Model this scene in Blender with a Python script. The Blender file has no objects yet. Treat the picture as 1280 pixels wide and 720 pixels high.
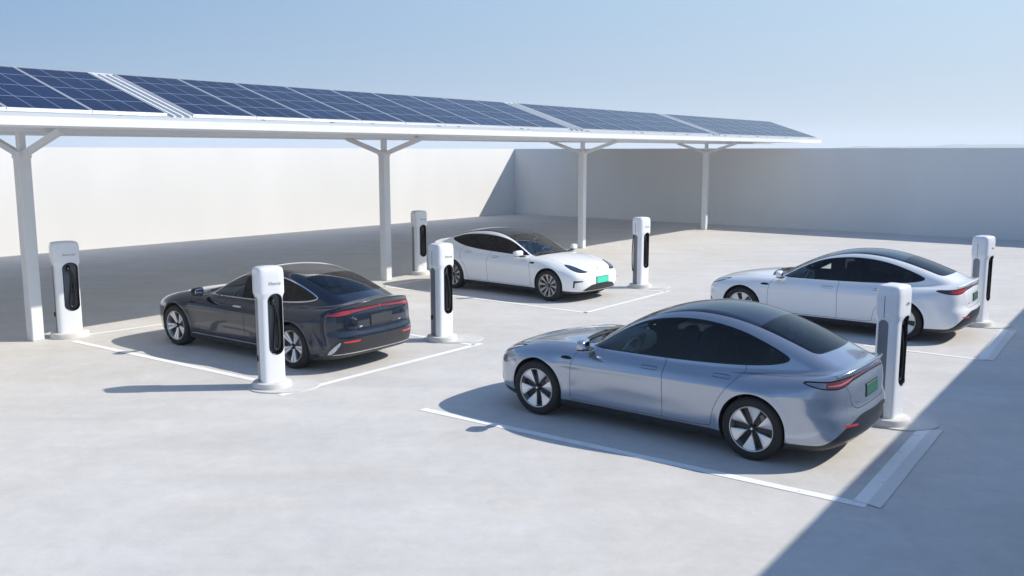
import bpy, math, random
import numpy as np
from mathutils import Vector, Matrix

R = math.radians
scene = bpy.context.scene
COL = scene.collection
rnd = random.Random(7)

# ------------------------------------------------------------------ scene bookkeeping
def mesh_obj(name, V, F, mat=None, parent=None, normals=None, smooth=False, mats=None, fmat=None):
    me = bpy.data.meshes.new(name)
    V = np.asarray(V, dtype=float)
    me.from_pydata(V.tolist(), [], [list(map(int, f)) for f in F])
    if mats:
        for m in mats: me.materials.append(m)
        me.polygons.foreach_set('material_index', np.asarray(fmat, dtype=np.int32))
    elif mat: me.materials.append(mat)
    if smooth or normals is not None:
        me.polygons.foreach_set('use_smooth', [True]*len(me.polygons))
    me.update()
    if normals is not None:
        me.normals_split_custom_set_from_vertices(np.asarray(normals, dtype=float).tolist())
    o = bpy.data.objects.new(name, me); COL.objects.link(o)
    if parent: o.parent = parent
    return o

def empty(name, loc=(0,0,0), rz=0.0):
    o = bpy.data.objects.new(name, None); COL.objects.link(o)
    o.location = loc; o.rotation_euler = (0,0,rz); o.empty_display_size = .2
    return o

def tag(o, label=None, cat=None, group=None, kind=None):
    if label: o['label'] = label
    if cat: o['category'] = cat
    if group: o['group'] = group
    if kind: o['kind'] = kind
    return o

def copy_tree(o, parent=None):
    c = o.copy(); COL.objects.link(c)
    if parent: c.parent = parent
    for ch in [q for q in o.children]: copy_tree(ch, c)
    return c

class MB:
    """collects simple solids, then links them as one mesh"""
    def __init__(s): s.V=[]; s.F=[]
    def add(s, V, F):
        n=len(s.V); s.V += [tuple(v) for v in V]; s.F += [tuple(i+n for i in f) for f in F]; return s
    def box(s, c, size, rz=0.0, ry=0.0, rx=0.0, bev=0.0):
        hx,hy,hz=[q/2 for q in size]
        M = Matrix.Rotation(rz,3,'Z') @ Matrix.Rotation(ry,3,'Y') @ Matrix.Rotation(rx,3,'X')
        if bev<=0:
            V=[(x,y,z) for x in(-hx,hx) for y in(-hy,hy) for z in(-hz,hz)]
            F=[(0,1,3,2),(4,6,7,5),(0,4,5,1),(2,3,7,6),(0,2,6,4),(1,5,7,3)]
        else:
            b=min(bev,hx*.99,hy*.99,hz*.99); V=[];
            for sx in(-1,1):
                for sy in(-1,1):
                    for sz in(-1,1):
                        V += [(sx*hx,sy*(hy-b),sz*(hz-b)),(sx*(hx-b),sy*hy,sz*(hz-b)),(sx*(hx-b),sy*(hy-b),sz*hz)]
            I=lambda sx,sy,sz,k:((sx*2+sy)*2+sz)*3+k
            F=[]
            for sx in(0,1): F.append((I(sx,0,0,0),I(sx,1,0,0),I(sx,1,1,0),I(sx,0,1,0)) if sx else (I(sx,0,0,0),I(sx,0,1,0),I(sx,1,1,0),I(sx,1,0,0)))
            for sy in(0,1): F.append((I(0,sy,0,1),I(0,sy,1,1),I(1,sy,1,1),I(1,sy,0,1)) if sy else (I(0,sy,0,1),I(1,sy,0,1),I(1,sy,1,1),I(0,sy,1,1)))
            for sz in(0,1): F.append((I(0,0,sz,2),I(1,0,sz,2),I(1,1,sz,2),I(0,1,sz,2)) if sz else (I(0,0,sz,2),I(0,1,sz,2),I(1,1,sz,2),I(1,0,sz,2)))
            for a in(0,1):
                for b2 in(0,1):
                    F.append((I(a,b2,0,0),I(a,b2,1,0),I(a,b2,1,1),I(a,b2,0,1)))
                    F.append((I(a,0,b2,0),I(a,1,b2,0),I(a,1,b2,2),I(a,0,b2,2)))
                    F.append((I(0,a,b2,1),I(1,a,b2,1),I(1,a,b2,2),I(0,a,b2,2)))
            for sx in(0,1):
                for sy in(0,1):
                    for sz in(0,1): F.append((I(sx,sy,sz,0),I(sx,sy,sz,1),I(sx,sy,sz,2)))
        s.add([M@Vector(v)+Vector(c) for v in V],F); return s
    def bar(s, a, b, w, h, up=(0,0,1)):
        a=Vector(a); b=Vector(b); d=(b-a).normalized(); up=Vector(up)
        x=d.cross(up).normalized()*w/2; y=x.normalized().cross(d)*h/2
        V=[p+sx*x+sy*y for p in(a,b) for sx,sy in((-1,-1),(1,-1),(1,1),(-1,1))]
        s.add(V,[(0,1,2,3),(7,6,5,4),(0,4,5,1),(1,5,6,2),(2,6,7,3),(3,7,4,0)]); return s
    def tube(s, pts, r, n=10, caps=True):
        pts=[Vector(p) for p in pts]; rings=[]
        rr = r if hasattr(r,'__len__') else [r]*len(pts)
        t0=(pts[1]-pts[0]).normalized(); u=t0.orthogonal().normalized()
        for i,p in enumerate(pts):
            t=(pts[min(i+1,len(pts)-1)]-pts[max(i-1,0)]).normalized()
            u=(u-t*u.dot(t)).normalized(); v=t.cross(u)
            rings.append([p+rr[i]*(math.cos(2*math.pi*k/n)*u+math.sin(2*math.pi*k/n)*v) for k in range(n)])
        V=[q for g in rings for q in g]; F=[]
        for i in range(len(pts)-1):
            for k in range(n):
                a=i*n+k; b=i*n+(k+1)%n; F.append((a,b,b+n,a+n))
        if caps: F.append(tuple(range(n-1,-1,-1))); F.append(tuple((len(pts)-1)*n+k for k in range(n)))
        s.add(V,F); return s
    def lathe(s, prof, n=48, axis='z', c=(0,0,0), closed=False):
        V=[]; F=[]; m=len(prof)
        for k in range(n):
            a=2*math.pi*k/n
            for r,h in prof:
                if axis=='z': V.append((c[0]+r*math.cos(a),c[1]+r*math.sin(a),c[2]+h))
                else: V.append((c[0]+r*math.cos(a),c[1]+h,c[2]+r*math.sin(a)))
        for k in range(n):
            k2=(k+1)%n
            for i in range(m if closed else m-1):
                j=(i+1)%m
                q=(k*m+i,k2*m+i,k2*m+j,k*m+j)
                F.append(q if axis=='z' else q[::-1])
        s.add(V,F); return s
    def superell(s, c, size, e=.45, nu=20, nv=12, M=None):
        V=[]; F=[]
        cs=lambda w,m: math.copysign(abs(w)**m,w)
        for j in range(nv+1):
            ph=-math.pi/2+math.pi*j/nv
            for i in range(nu):
                th=2*math.pi*i/nu
                v=Vector((size[0]/2*cs(math.cos(ph),e)*cs(math.cos(th),e),size[1]/2*cs(math.cos(ph),e)*cs(math.sin(th),e),size[2]/2*cs(math.sin(ph),e)))
                if M: v=M@v
                V.append(v+Vector(c))
        for j in range(nv):
            for i in range(nu):
                a=j*nu+i;b=j*nu+(i+1)%nu
                F.append((a,b,b+nu,a+nu))
        s.add(V,F); return s
    def build(s, name, mat, parent=None, smooth=False, auto=None):
        o=mesh_obj(name,s.V,s.F,mat,parent,smooth=smooth)
        if auto is not None:
            me=o.data
            me.polygons.foreach_set('use_smooth',[True]*len(me.polygons))
            me.set_sharp_from_angle(angle=R(auto))
        return o

# ------------------------------------------------------------------ materials
def new_mat(name):
    m=bpy.data.materials.new(name); m.use_nodes=True
    nt=m.node_tree; b=nt.nodes['Principled BSDF']
    return m,nt,b
def P(name, col, rough=.5, metal=0.0, coat=0.0, spec=.5, coat_rough=.03, noise=0.0, nscale=8.0, bump=0.0, bscale=60.0):
    m,nt,b=new_mat(name)
    b.inputs['Base Color'].default_value=(*col,1); b.inputs['Roughness'].default_value=rough
    b.inputs['Metallic'].default_value=metal; b.inputs['Coat Weight'].default_value=coat
    b.inputs['Coat Roughness'].default_value=coat_rough; b.inputs['Specular IOR Level'].default_value=spec
    if noise>0:
        tc=nt.nodes.new('ShaderNodeTexCoord'); n=nt.nodes.new('ShaderNodeTexNoise'); n.inputs['Scale'].default_value=nscale
        n.inputs['Detail'].default_value=5; nt.links.new(tc.outputs['Object'],n.inputs['Vector'])
        r=nt.nodes.new('ShaderNodeMapRange'); r.inputs[1].default_value=.3; r.inputs[2].default_value=.7
        r.inputs[3].default_value=1-noise; r.inputs[4].default_value=1+noise
        nt.links.new(n.outputs['Fac'],r.inputs[0])
        h=nt.nodes.new('ShaderNodeVectorMath'); h.operation='SCALE'; h.inputs[0].default_value=col
        nt.links.new(r.outputs[0],h.inputs['Scale']); nt.links.new(h.outputs[0],b.inputs['Base Color'])
    if bump>0:
        tc=nt.nodes.new('ShaderNodeTexCoord'); n=nt.nodes.new('ShaderNodeTexNoise'); n.inputs['Scale'].default_value=bscale
        nt.links.new(tc.outputs['Object'],n.inputs['Vector'])
        bu=nt.nodes.new('ShaderNodeBump'); bu.inputs['Strength'].default_value=bump; bu.inputs['Distance'].default_value=.01
        nt.links.new(n.outputs['Fac'],bu.inputs['Height']); nt.links.new(bu.outputs[0],b.inputs['Normal'])
    return m
def glass(name, tint, refl=1.0, rough=.015):
    m=bpy.data.materials.new(name); m.use_nodes=True; nt=m.node_tree
    for n in list(nt.nodes): nt.nodes.remove(n)
    out=nt.nodes.new('ShaderNodeOutputMaterial'); mix=nt.nodes.new('ShaderNodeMixShader')
    tr=nt.nodes.new('ShaderNodeBsdfTransparent'); tr.inputs[0].default_value=(*tint,1)
    gl=nt.nodes.new('ShaderNodeBsdfGlossy'); gl.inputs['Roughness'].default_value=rough
    fr=nt.nodes.new('ShaderNodeFresnel'); fr.inputs[0].default_value=1.52*refl
    nt.links.new(fr.outputs[0],mix.inputs[0]); nt.links.new(tr.outputs[0],mix.inputs[1]); nt.links.new(gl.outputs[0],mix.inputs[2])
    nt.links.new(mix.outputs[0],out.inputs[0])
    return m

# ------------------------------------------------------------------ numeric helpers for the car bodies
def curve(pts, sig=.05):
    """smooth interpolating curve through (t,v) points, returned as a lookup"""
    pts=sorted(pts); xs=np.array([p[0] for p in pts],float); ys=np.array([p[1] for p in pts],float)
    pad=6*sig; t=np.arange(xs[0]-pad,xs[-1]+pad,.005)
    s0=(ys[1]-ys[0])/(xs[1]-xs[0]); s1=(ys[-1]-ys[-2])/(xs[-1]-xs[-2])
    # pchip-like hermite
    d=np.diff(ys)/np.diff(xs); m=np.empty(len(xs)); m[0]=d[0]; m[-1]=d[-1]
    m[1:-1]=(d[:-1]+d[1:])/2
    i=np.clip(np.searchsorted(xs,t)-1,0,len(xs)-2); h=xs[i+1]-xs[i]; u=np.clip((t-xs[i])/h,0,1)
    v=(2*u**3-3*u**2+1)*ys[i]+(u**3-2*u**2+u)*h*m[i]+(-2*u**3+3*u**2)*ys[i+1]+(u**3-u**2)*h*m[i+1]
    v=np.where(t<xs[0],ys[0]+s0*(t-xs[0]),v); v=np.where(t>xs[-1],ys[-1]+s1*(t-xs[-1]),v)
    k=np.exp(-.5*(np.arange(-int(3*sig/.005),int(3*sig/.005)+1)*.005/sig)**2); k/=k.sum()
    n=len(k)//2; vp=np.concatenate([v[0]+s0*(np.arange(-n,0)*.005),v,v[-1]+s1*(np.arange(1,n+1)*.005)])
    v=np.convolve(vp,k,'valid')
    return lambda q: np.interp(q,t,v)
def smax(a,b,k):
    h=np.clip(.5+.5*(a-b)/k,0,1); return b+(a-b)*h+k*h*(1-h)
def smin(a,b,k): return -smax(-a,-b,k)
def chaikin(pts,n=3,keep=()):
    p=[tuple(q) for q in pts]
    for _ in range(n):
        q=[]
        for i in range(len(p)):
            a=p[i]; b=p[(i+1)%len(p)]
            q.append((.75*a[0]+.25*b[0],.75*a[1]+.25*b[1])); q.append((.25*a[0]+.75*b[0],.25*a[1]+.75*b[1]))
        p=q
    return np.array(p)
def polysd(poly,X,Y):
    """signed distance (negative inside) to a closed polygon"""
    n=len(poly); d2=np.full(X.shape,1e9); ins=np.zeros(X.shape,bool)
    for i in range(n):
        ax,ay=poly[i]; bx,by=poly[(i+1)%n]
        ex=bx-ax; ey=by-ay; L=ex*ex+ey*ey+1e-12
        t=np.clip(((X-ax)*ex+(Y-ay)*ey)/L,0,1)
        d2=np.minimum(d2,(X-ax-t*ex)**2+(Y-ay-t*ey)**2)
        c=((ay>Y)!=(by>Y)); 
        with np.errstate(divide='ignore',invalid='ignore'):
            xx=ax+(Y-ay)*ex/(ey if abs(ey)>1e-9 else 1e-9)
        ins^=(c&(X<xx))
    d=np.sqrt(d2); return np.where(ins,-d,d)
def surface_net(f,lo,hi,h):
    ax=[np.arange(lo[i],hi[i]+h,h) for i in range(3)]
    G=np.meshgrid(*ax,indexing='ij'); v=f(G[0],G[1],G[2])
    s=v<0; nx,ny,nz=v.shape
    acc=np.zeros((nx-1,ny-1,nz-1,3)); cnt=np.zeros((nx-1,ny-1,nz-1))
    o=[ax[0][0],ax[1][0],ax[2][0]]
    I,J,K=np.meshgrid(np.arange(nx-1),np.arange(ny-1),np.arange(nz-1),indexing='ij')
    for a in range(3):
        b,c=[q for q in range(3) if q!=a]
        for db in(0,1):
            for dc in(0,1):
                d=[0,0,0]; d[b]=db; d[c]=dc; e=list(d); e[a]=1
                s0=v[d[0]:nx-1+d[0],d[1]:ny-1+d[1],d[2]:nz-1+d[2]]; s1=v[e[0]:nx-1+e[0],e[1]:ny-1+e[1],e[2]:nz-1+e[2]]
                m=(s0<0)!=(s1<0); t=np.where(m,s0/np.where(m,s0-s1,1),0)
                pos=[(I+d[0]).astype(float),(J+d[1]).astype(float),(K+d[2]).astype(float)]
                pos[a]=pos[a]+t
                for q in range(3): acc[...,q]+=np.where(m,pos[q],0)
                cnt+=m
    act=cnt>0; idx=-np.ones(act.shape,int); idx[act]=np.arange(act.sum())
    V=acc[act]/cnt[act][:,None]*h+np.array(o)
    Q=[]
    def quads(m,sgn,cells):
        q=np.stack([idx[c][m] for c in cells],1); sg=sgn[m]
        q=np.where(sg[:,None],q,q[:,::-1]); Q.append(q)
    s_=s
    a=s_[:-1,1:-1,1:-1]; b=s_[1:,1:-1,1:-1]
    quads(a!=b,a,[np.s_[:, :-1,:-1],np.s_[:,1:,:-1],np.s_[:,1:,1:],np.s_[:,:-1,1:]])
    a=s_[1:-1,:-1,1:-1]; b=s_[1:-1,1:,1:-1]
    quads(a!=b,~a,[np.s_[:-1,:,:-1],np.s_[1:,:,:-1],np.s_[1:,:,1:],np.s_[:-1,:,1:]])
    a=s_[1:-1,1:-1,:-1]; b=s_[1:-1,1:-1,1:]
    quads(a!=b,a,[np.s_[:-1,:-1,:],np.s_[1:,:-1,:],np.s_[1:,1:,:],np.s_[:-1,1:,:]])
    Q=np.concatenate(Q); return V,Q
def grad(f,V,e=.006):
    g=np.empty_like(V)
    for a in range(3):
        d=np.zeros(3); d[a]=e; p=V+d; m=V-d
        g[:,a]=(f(p[:,0],p[:,1],p[:,2])-f(m[:,0],m[:,1],m[:,2]))/(2*e)
    return g
def project(f,V,it=3,mx=.02):
    for _ in range(it):
        g=grad(f,V); v=f(V[:,0],V[:,1],V[:,2]); s=-(v/np.maximum((g**2).sum(1),.05))[:,None]*g
        L=np.linalg.norm(s,axis=1,keepdims=True); V=V+s*np.minimum(1,mx/np.maximum(L,1e-9))
    return V
def cut(V,F,g):
    """split every triangle along the zero line of g"""
    s=g>0; fs=s[F]; k=fs.sum(1); mix=(k==1)|(k==2)
    if not mix.any(): return V,F
    keep=F[~mix]; M=F[mix]; ms=fs[mix]; odd=np.where(k[mix]==1,ms.argmax(1),(~ms).argmax(1))
    r=np.arange(len(M)); a=M[r,odd]; b=M[r,(odd+1)%3]; c=M[r,(odd+2)%3]
    E=np.concatenate([np.sort(np.stack([a,b],1),1),np.sort(np.stack([a,c],1),1)])
    U,inv=np.unique(E,axis=0,return_inverse=True); inv=inv.ravel()
    t=g[U[:,0]]/(g[U[:,0]]-g[U[:,1]]); NV=V[U[:,0]]*(1-t)[:,None]+V[U[:,1]]*t[:,None]
    n=len(V); p=n+inv[:len(M)]; q=n+inv[len(M):]
    NF=np.concatenate([np.stack([a,p,q],1),np.stack([p,b,c],1),np.stack([p,c,q],1)])
    return np.concatenate([V,NV]),np.concatenate([keep,NF])
# ------------------------------------------------------------------ car bodies
def car_field(c):
    hood=curve(c['hood'],.06); crown=curve(c['crown'],.08); Wp=curve(c['plan'],.09); S=curve(c['side'],.022)
    nose=curve(c['nose'],.03); tail=curve(c['tail'],c.get('tail_sig',.018)); roof=curve(c['roof'],.06); gw=curve(c['gw'],.1)
    zb=curve(c['floor'],.06); ktop=curve(c['ktop'],.08)
    ax=c['axle']; tum=c.get('tumble',(.40,.28))
    def f(x,y,z):
        y=np.abs(y); yy=y/.9
        W=Wp(x)+S(z)*(1+.0*x)
        # flares round the wheels and the hollow of the doors
        for xa in ax:
            r=np.sqrt((x-xa)**2+(z-.35)**2); W=W+.016*np.exp(-((r-.40)/.07)**2)
        W=W-c.get('door_hollow',.007)*np.exp(-((z-.44)/.11)**2)*np.exp(-((x+.05)/.75)**4)
        W=W+c.get('line',.008)*np.exp(-((z-(.73-.02*x))/.035)**2)*np.exp(-((x+.1)/1.9)**6)
        a=y-W
        T=hood(x)-crown(x)*yy**2-.05*yy**6+c.get('fender',.02)*np.exp(-((y-.74)/.11)**2)*np.exp(-((x-1.5)/.55)**2)+.02*np.exp(-((y-.80)/.10)**2)*np.exp(-((x+1.7)/.5)**2)
        b=z-T
        cfr=(x-nose(z)+c.get('nbow',.11)*yy**2+c.get('nbow6',.20)*yy**6)*.85
        d=(tail(z)-x+c.get('tbow',.09)*yy**2+c.get('tbow6',.17)*yy**6)*.9
        e=zb(x)-z
        q=smax(a,cfr,.17); q=smax(q,d,.15)
        q=smax(q,b,np.maximum(ktop(x),.032)); q=smax(q,e,.05)
        xs=x+.17*y*y*np.tanh((x+.6)/.5)
        sl=(roof(xs+.01)-roof(xs-.01))/.02
        b2=(z-roof(xs)+.055*(y/.6)**2)/np.sqrt(1+sl*sl)
        dz=np.maximum(z-.93,-.1); a2=(y-gw(x)+tum[0]*dz+tum[1]*dz*dz)*.92
        gh=smax(smax(a2,b2,.11),np.maximum(np.maximum(cfr,d),.70-z)+.01,.03)
        return smin(q,gh,.035)
    return f

def build_body(c):
    """returns dict part -> (V,F,N) for the half with y>0, plus the field"""
    f=car_field(c); h=c.get('h',.02)
    V,Q=surface_net(f,(-2.75,-2*h,.05),(2.6,1.12,1.55),h)
    V=project(f,V,3,h)
    d1=np.linalg.norm(V[Q[:,0]]-V[Q[:,2]],axis=1); d2=np.linalg.norm(V[Q[:,1]]-V[Q[:,3]],axis=1)
    A=Q[d1<=d2]; B=Q[d1>d2]
    F=np.concatenate([A[:,[0,1,2]],A[:,[0,2,3]],B[:,[0,1,3]],B[:,[1,2,3]]])
    V,F=cut(V,F,V[:,1].copy()); F=F[V[F].mean(1)[:,1]>0]
    for g in c['cuts']:
        V,F=cut(V,F,g(V))
    V=project(f,V,1,.003); V[np.abs(V[:,1])<5e-4,1]=0
    N=grad(f,V); N[V[:,1]==0,1]=0; N/=np.linalg.norm(N,axis=1,keepdims=True)+1e-12
    # orient faces along the normals
    fn=np.cross(V[F[:,1]]-V[F[:,0]],V[F[:,2]]-V[F[:,0]]); flip=(fn*N[F].sum(1)).sum(1)<0
    F[flip]=F[flip][:,::-1]
    C=V[F].mean(1); lab=c['label'](C,N[F].mean(1))
    return f,V,F,N,lab

def sub(V,F,N,m):
    G=F[m]; u,inv=np.unique(G,return_inverse=True); return V[u],inv.reshape(G.shape),N[u]
def mirror(V,F,N): 
    s=np.array([1,-1,1]); return V*s,F[:,::-1],N*s
def both(V,F,N):
    a,b,n=mirror(V,F,N); return np.concatenate([V,a]),np.concatenate([F,b+len(V)]),np.concatenate([N,n])

CENTRAL={'body','hood','tailgate','windshield','roof_glass','rear_window','lower_trim','light_bar','lamp_strip','grille','inner_bar','cowl','tail_panel','lip_trim','bright_strip','glass_frit'}

def sedan_cuts(c):
    """outlines that split the sedan body into its parts"""
    dlo=chaikin(c['dlo'],3); fd=chaikin(c['front_door'],3); rd=chaikin(c['rear_door'],3)
    yE=curve(c['glass_edge'],.08); xa,xb=c['axle']; RA=c['arch_r']
    hl=chaikin(c['headlight'],2); tl=chaikin(c['taillight'],2)
    xf=c['xf']; xr=c['xr']; yT=curve(c['tg'],.02); zl=curve(c['lower_u'],.04); yH=curve(c['hood_edge'],.05)
    up=lambda V:np.abs(V[:,1])
    def arch(xc): return lambda V: np.maximum(np.sqrt((V[:,0]-xc)**2+(V[:,2]-.352)**2)-RA, .45-V[:,1])
    archs=[arch(xa),arch(xb)]
    g_dlo=lambda V: smax(polysd(dlo,V[:,0],V[:,2]), yE(V[:,0])+.068-V[:,1],.02)
    g_glass=lambda V: smax(smax(V[:,1]-yE(V[:,0]), V[:,0]-(c['cowl_x']-.045-.26*V[:,1]**2),.05), (c['back_x']+.35*V[:,1]**2)-V[:,0],.09)+np.where(V[:,2]<.9,1.,0.)
    hd1=lambda V: V[:,0]-(c['header_x']-.14*V[:,1]**2)
    hd2=lambda V: V[:,0]-(c['header2_x']+.10*V[:,1]**2)
    b1=lambda V: V[:,0]-(c['bp'][0]+.10*(V[:,2]-1.0)); b2=lambda V: V[:,0]-(c['bp'][1]+.10*(V[:,2]-1.0))
    q1=lambda V: V[:,0]-(c['qx']+.25*(V[:,2]-1.0))
    uf=lambda V: V[:,1]+np.maximum(0,xf-V[:,0])
    ur=lambda V: V[:,1]+np.maximum(0,V[:,0]-xr)
    g_hl=lambda V: np.where(V[:,0]>1.3,polysd(hl,uf(V),V[:,2]),1.)
    g_tl=lambda V: np.where(V[:,0]<-1.6,polysd(tl,ur(V),V[:,2]),1.)
    # lower dark trim: height along the wrap from the tail centre forwards, then constant
    g_low=lambda V: V[:,2]-zl(np.where(V[:,0]<-1.5,ur(V),np.where(V[:,0]>1.6,6-uf(V),3.)))
    def band(g,w=.0028): return [lambda V:g(V)-w, lambda V:g(V)+w]
    g_fd=lambda V: np.maximum(polysd(fd,V[:,0],V[:,2]),.35-V[:,1]); g_rd=lambda V: np.maximum(polysd(rd,V[:,0],V[:,2]),.35-V[:,1])
    g_hood=lambda V: smax(smax(V[:,1]-yH(V[:,0]), (V[:,0]-(c['hood_x']-.20*V[:,1]**2)),.10), -V[:,0]+(c['cowl_x']+.045-.26*V[:,1]**2),.03)+np.where(V[:,2]<.5,1.,0.)
    g_tg=lambda V: smax(smax(V[:,1]-yT(V[:,2]), c['tg_z']-V[:,2],.12), V[:,0]-c['tg_x'],.02)
    def handle(x,z): 
        return lambda V: np.maximum(np.maximum(np.abs(V[:,0]-x)-.088,0)**2+np.maximum(np.abs(V[:,2]-z)-.001,0)**2-.013**2, .4-V[:,1])*20
    hs=[handle(*q) for q in c['handles']]
    vx,vz,va,vb=c['vent']
    g_v=lambda V: np.where(V[:,1]>.5,(np.sqrt(((V[:,0]-vx)/va)**2+((V[:,2]-vz+.25*(V[:,0]-vx)**2/.1*.2)/vb)**2)-1)*vb,1.)
    extra=[('cowl',lambda V:np.where(V[:,2]>.80,smax(np.abs(V[:,0]-(c['cowl_x']-.26*V[:,1]**2))-.040,V[:,1]-.69,.02),1.),None)]+c.get('extra',[])
    G=archs+[g_dlo,lambda V:g_dlo(V)-.016,g_glass,lambda V:g_glass(V)-.012,lambda V:hd1(V)+np.where(g_glass(V)>.05,5.,0.),lambda V:hd2(V)+np.where(g_glass(V)>.05,5.,0.)]
    G+=[lambda V,b=b:np.where(g_dlo(V)<.03,b(V),5.) for b in(b1,b2)]
    G+=[lambda V,w=w:np.where(g_dlo(V)<.03,q1(V)+w,5.) for w in(-.012,.012)]
    G+=[g_low,g_hl,lambda V:g_hl(V)+.014,g_tl,lambda V:g_tl(V)+.012]
    G+=band(g_fd)+band(g_rd)+band(g_hood)+band(g_tg)+[lambda V,h=h:h(V) for h in hs]+[lambda V,h=h:h(V)-.0035 for h in hs]+[g_v]
    G+=[g for (_,g,_) in extra]
    def label(C,Nn):
        L=np.full(len(C),'body',dtype='U20')
        side=np.abs(Nn[:,1])>.2
        ht=g_hood(C); L[ht<-.0028]='hood'; L[np.abs(ht)<=.0028]='gap'
        t=g_tg(C); L[t<-.0028]='tailgate'; L[(np.abs(t)<=.0028)&(C[:,0]<c['tg_x']-.03)]='gap'
        a=g_fd(C); b=g_rd(C)
        L[a<-.0028]='front_door'; L[b<-.0028]='rear_door'; L[(np.abs(a)<=.0028)|(np.abs(b)<=.0028)]='gap'
        for k,hh in enumerate(hs):
            q=hh(C); L[(q<.0035)&(q>=0)]='handle_seam'; L[q<0]='door_handle'
        L[g_v(C)<0]='fender_vent'
        L[g_low(C)<0]='lower_trim'
        q=g_hl(C); L[q<0]='lamp_rim'; L[q<-.014]='headlight'
        q=g_tl(C); L[q<0]='tail_panel'; L[q<-.012]='tail_lens'
        for nm,g,fn in extra:
            q=g(C)<0
            if fn: q=q&fn(C,L)
            L[q]=nm
        gg=g_glass(C); L[gg<.012]='glass_frit'; L[(gg<.012)&(C[:,0]<-.6)&(C[:,1]<99)]='glass_frit'; hh=hd1(C); h2=hd2(C)
        L[(gg<0)&(hh>0)]='windshield'; L[(gg<0)&(hh<=0)&(h2>0)]='roof_glass'; L[(gg<0)&(h2<=0)]='rear_window'
        gd=g_dlo(C); L[(gd<.016)]='window_trim'
        ins=gd<0; x1=b1(C); x2=b2(C); qq=q1(C)
        L[ins&(x1>0)]='front_window'; L[ins&(x1<=0)&(x2>0)]='pillar_trim'; L[ins&(x2<=0)&(qq>.012)]='rear_side_window'
        L[ins&(x2<=0)&(np.abs(qq)<=.012)]='window_divider'; L[ins&(qq<-.012)]='quarter_window'
        for ar in archs: L[ar(C)<0]='hole'
        return L
    c['cuts']=G; c['label']=label
    return c

def ribbon(pts,dirs,w,n_off=0):
    V=[];F=[]
    for p,d in zip(pts,dirs): V.append(p); V.append(tuple(np.array(p)+np.array(d)*w))
    for i in range(len(pts)-1): F.append((2*i,2*i+1,2*i+3,2*i+2))
    return V,F

def surf_x(f,y,z,sgn):
    x=np.linspace(sgn*2.8,0,1400); v=f(x,np.full_like(x,y),np.full_like(x,z)); i=np.argmax(v<0); return x[i]
def surf_y(f,x,z):
    y=np.linspace(1.2,0,1200); v=f(np.full_like(y,x),y,np.full_like(y,z)); i=np.argmax(v<0); return y[i]
def surf_z(f,x,y):
    z=np.linspace(1.6,0,1600); v=f(np.full_like(z,x),np.full_like(z,y),z); i=np.argmax(v<0); return z[i]

# ---- wheels
def rim_face(style):
    n=style['n']; R0=.236; mb=MB(); Rs=np.linspace(style.get('r0',.045),R0,12)
    for k in range(n):
        for off in style['off']:
            th0=2*math.pi*k/n+off; V=[];F=[]; m=5
            for j,r in enumerate(Rs):
                ha=style['half'](r)/r; cen=th0+style['twist'](r)
                y=.078+.022*((r/R0)**2)+style.get('dish',0)*(1-r/R0)
                for i in range(m):
                    u=-1+2*i/(m-1); a=cen+u*ha
                    V.append((r*math.cos(a),y-.006*u*u,r*math.sin(a)))
                for u in(-1,1):
                    a=cen+u*ha; V.append((r*math.cos(a),y-.04,r*math.sin(a)))
            w=m+2
            for j in range(len(Rs)-1):
                for i in range(m-1): F.append((j*w+i,j*w+i+1,(j+1)*w+i+1,(j+1)*w+i))
                F.append((j*w+m,j*w,(j+1)*w,(j+1)*w+m)); F.append((j*w+m-1,j*w+m+1,(j+1)*w+m+1,(j+1)*w+m-1))
            mb.add(V,F)
    return mb
def make_wheel(mats,style):
    rim=MB().lathe([(.252,.104),(.248,.112),(.240,.110),(.236,.098),(.226,.06),(.218,.0),(.222,-.10),(.245,-.11)],64,'y')
    w=rim.build('wheel',mats['rim_lip'],None,auto=35)
    rim_face(style).build('rim_spokes',mats['rim'],w,auto=30)
    MB().lathe([(.0,.055),(.06,.052),(.15,.040),(.225,.035)],48,'y').build('rim_web',mats['rim_dark'],w,smooth=True) if style.get('web',True) else None
    MB().lathe([(.0,.015),(.165,.015),(.165,-.005)],48,'y').build('brake_disc',mats['disc'],w)
    MB().box((-.14,.02,.03),(.07,.05,.17),bev=.015).build('brake_caliper',mats['disc'],w)
    hub=MB().lathe([(0,.094),(.022,.094),(.034,.090),(.042,.074),(.05,.06)],24,'y').build('hub_cap',mats['rim_dark'],w,smooth=True)
    MB().lathe([(0,.0965),(.012,.0965),(.014,.093)],12,'y').build('hub_badge',mats['rim'],w)
    Rt=.348
    prof=[(.246,-.10),(.262,-.117),(.29,-.122),(.318,-.118),(.336,-.104),(.345,-.088),(Rt,-.06),(Rt,-.046),(Rt-.007,-.044),(Rt-.007,-.036),(Rt,-.034),(Rt,-.006),(Rt-.007,-.004),(Rt-.007,.004),(Rt,.006),(Rt,.034),(Rt-.007,.036),(Rt-.007,.044),(Rt,.046),(Rt,.06),(.345,.088),(.336,.104),(.318,.118),(.29,.122),(.262,.117),(.25,.108)]
    MB().lathe(prof,72,'y').build('tyre',mats['tyre'],w,auto=45)
    return w

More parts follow.
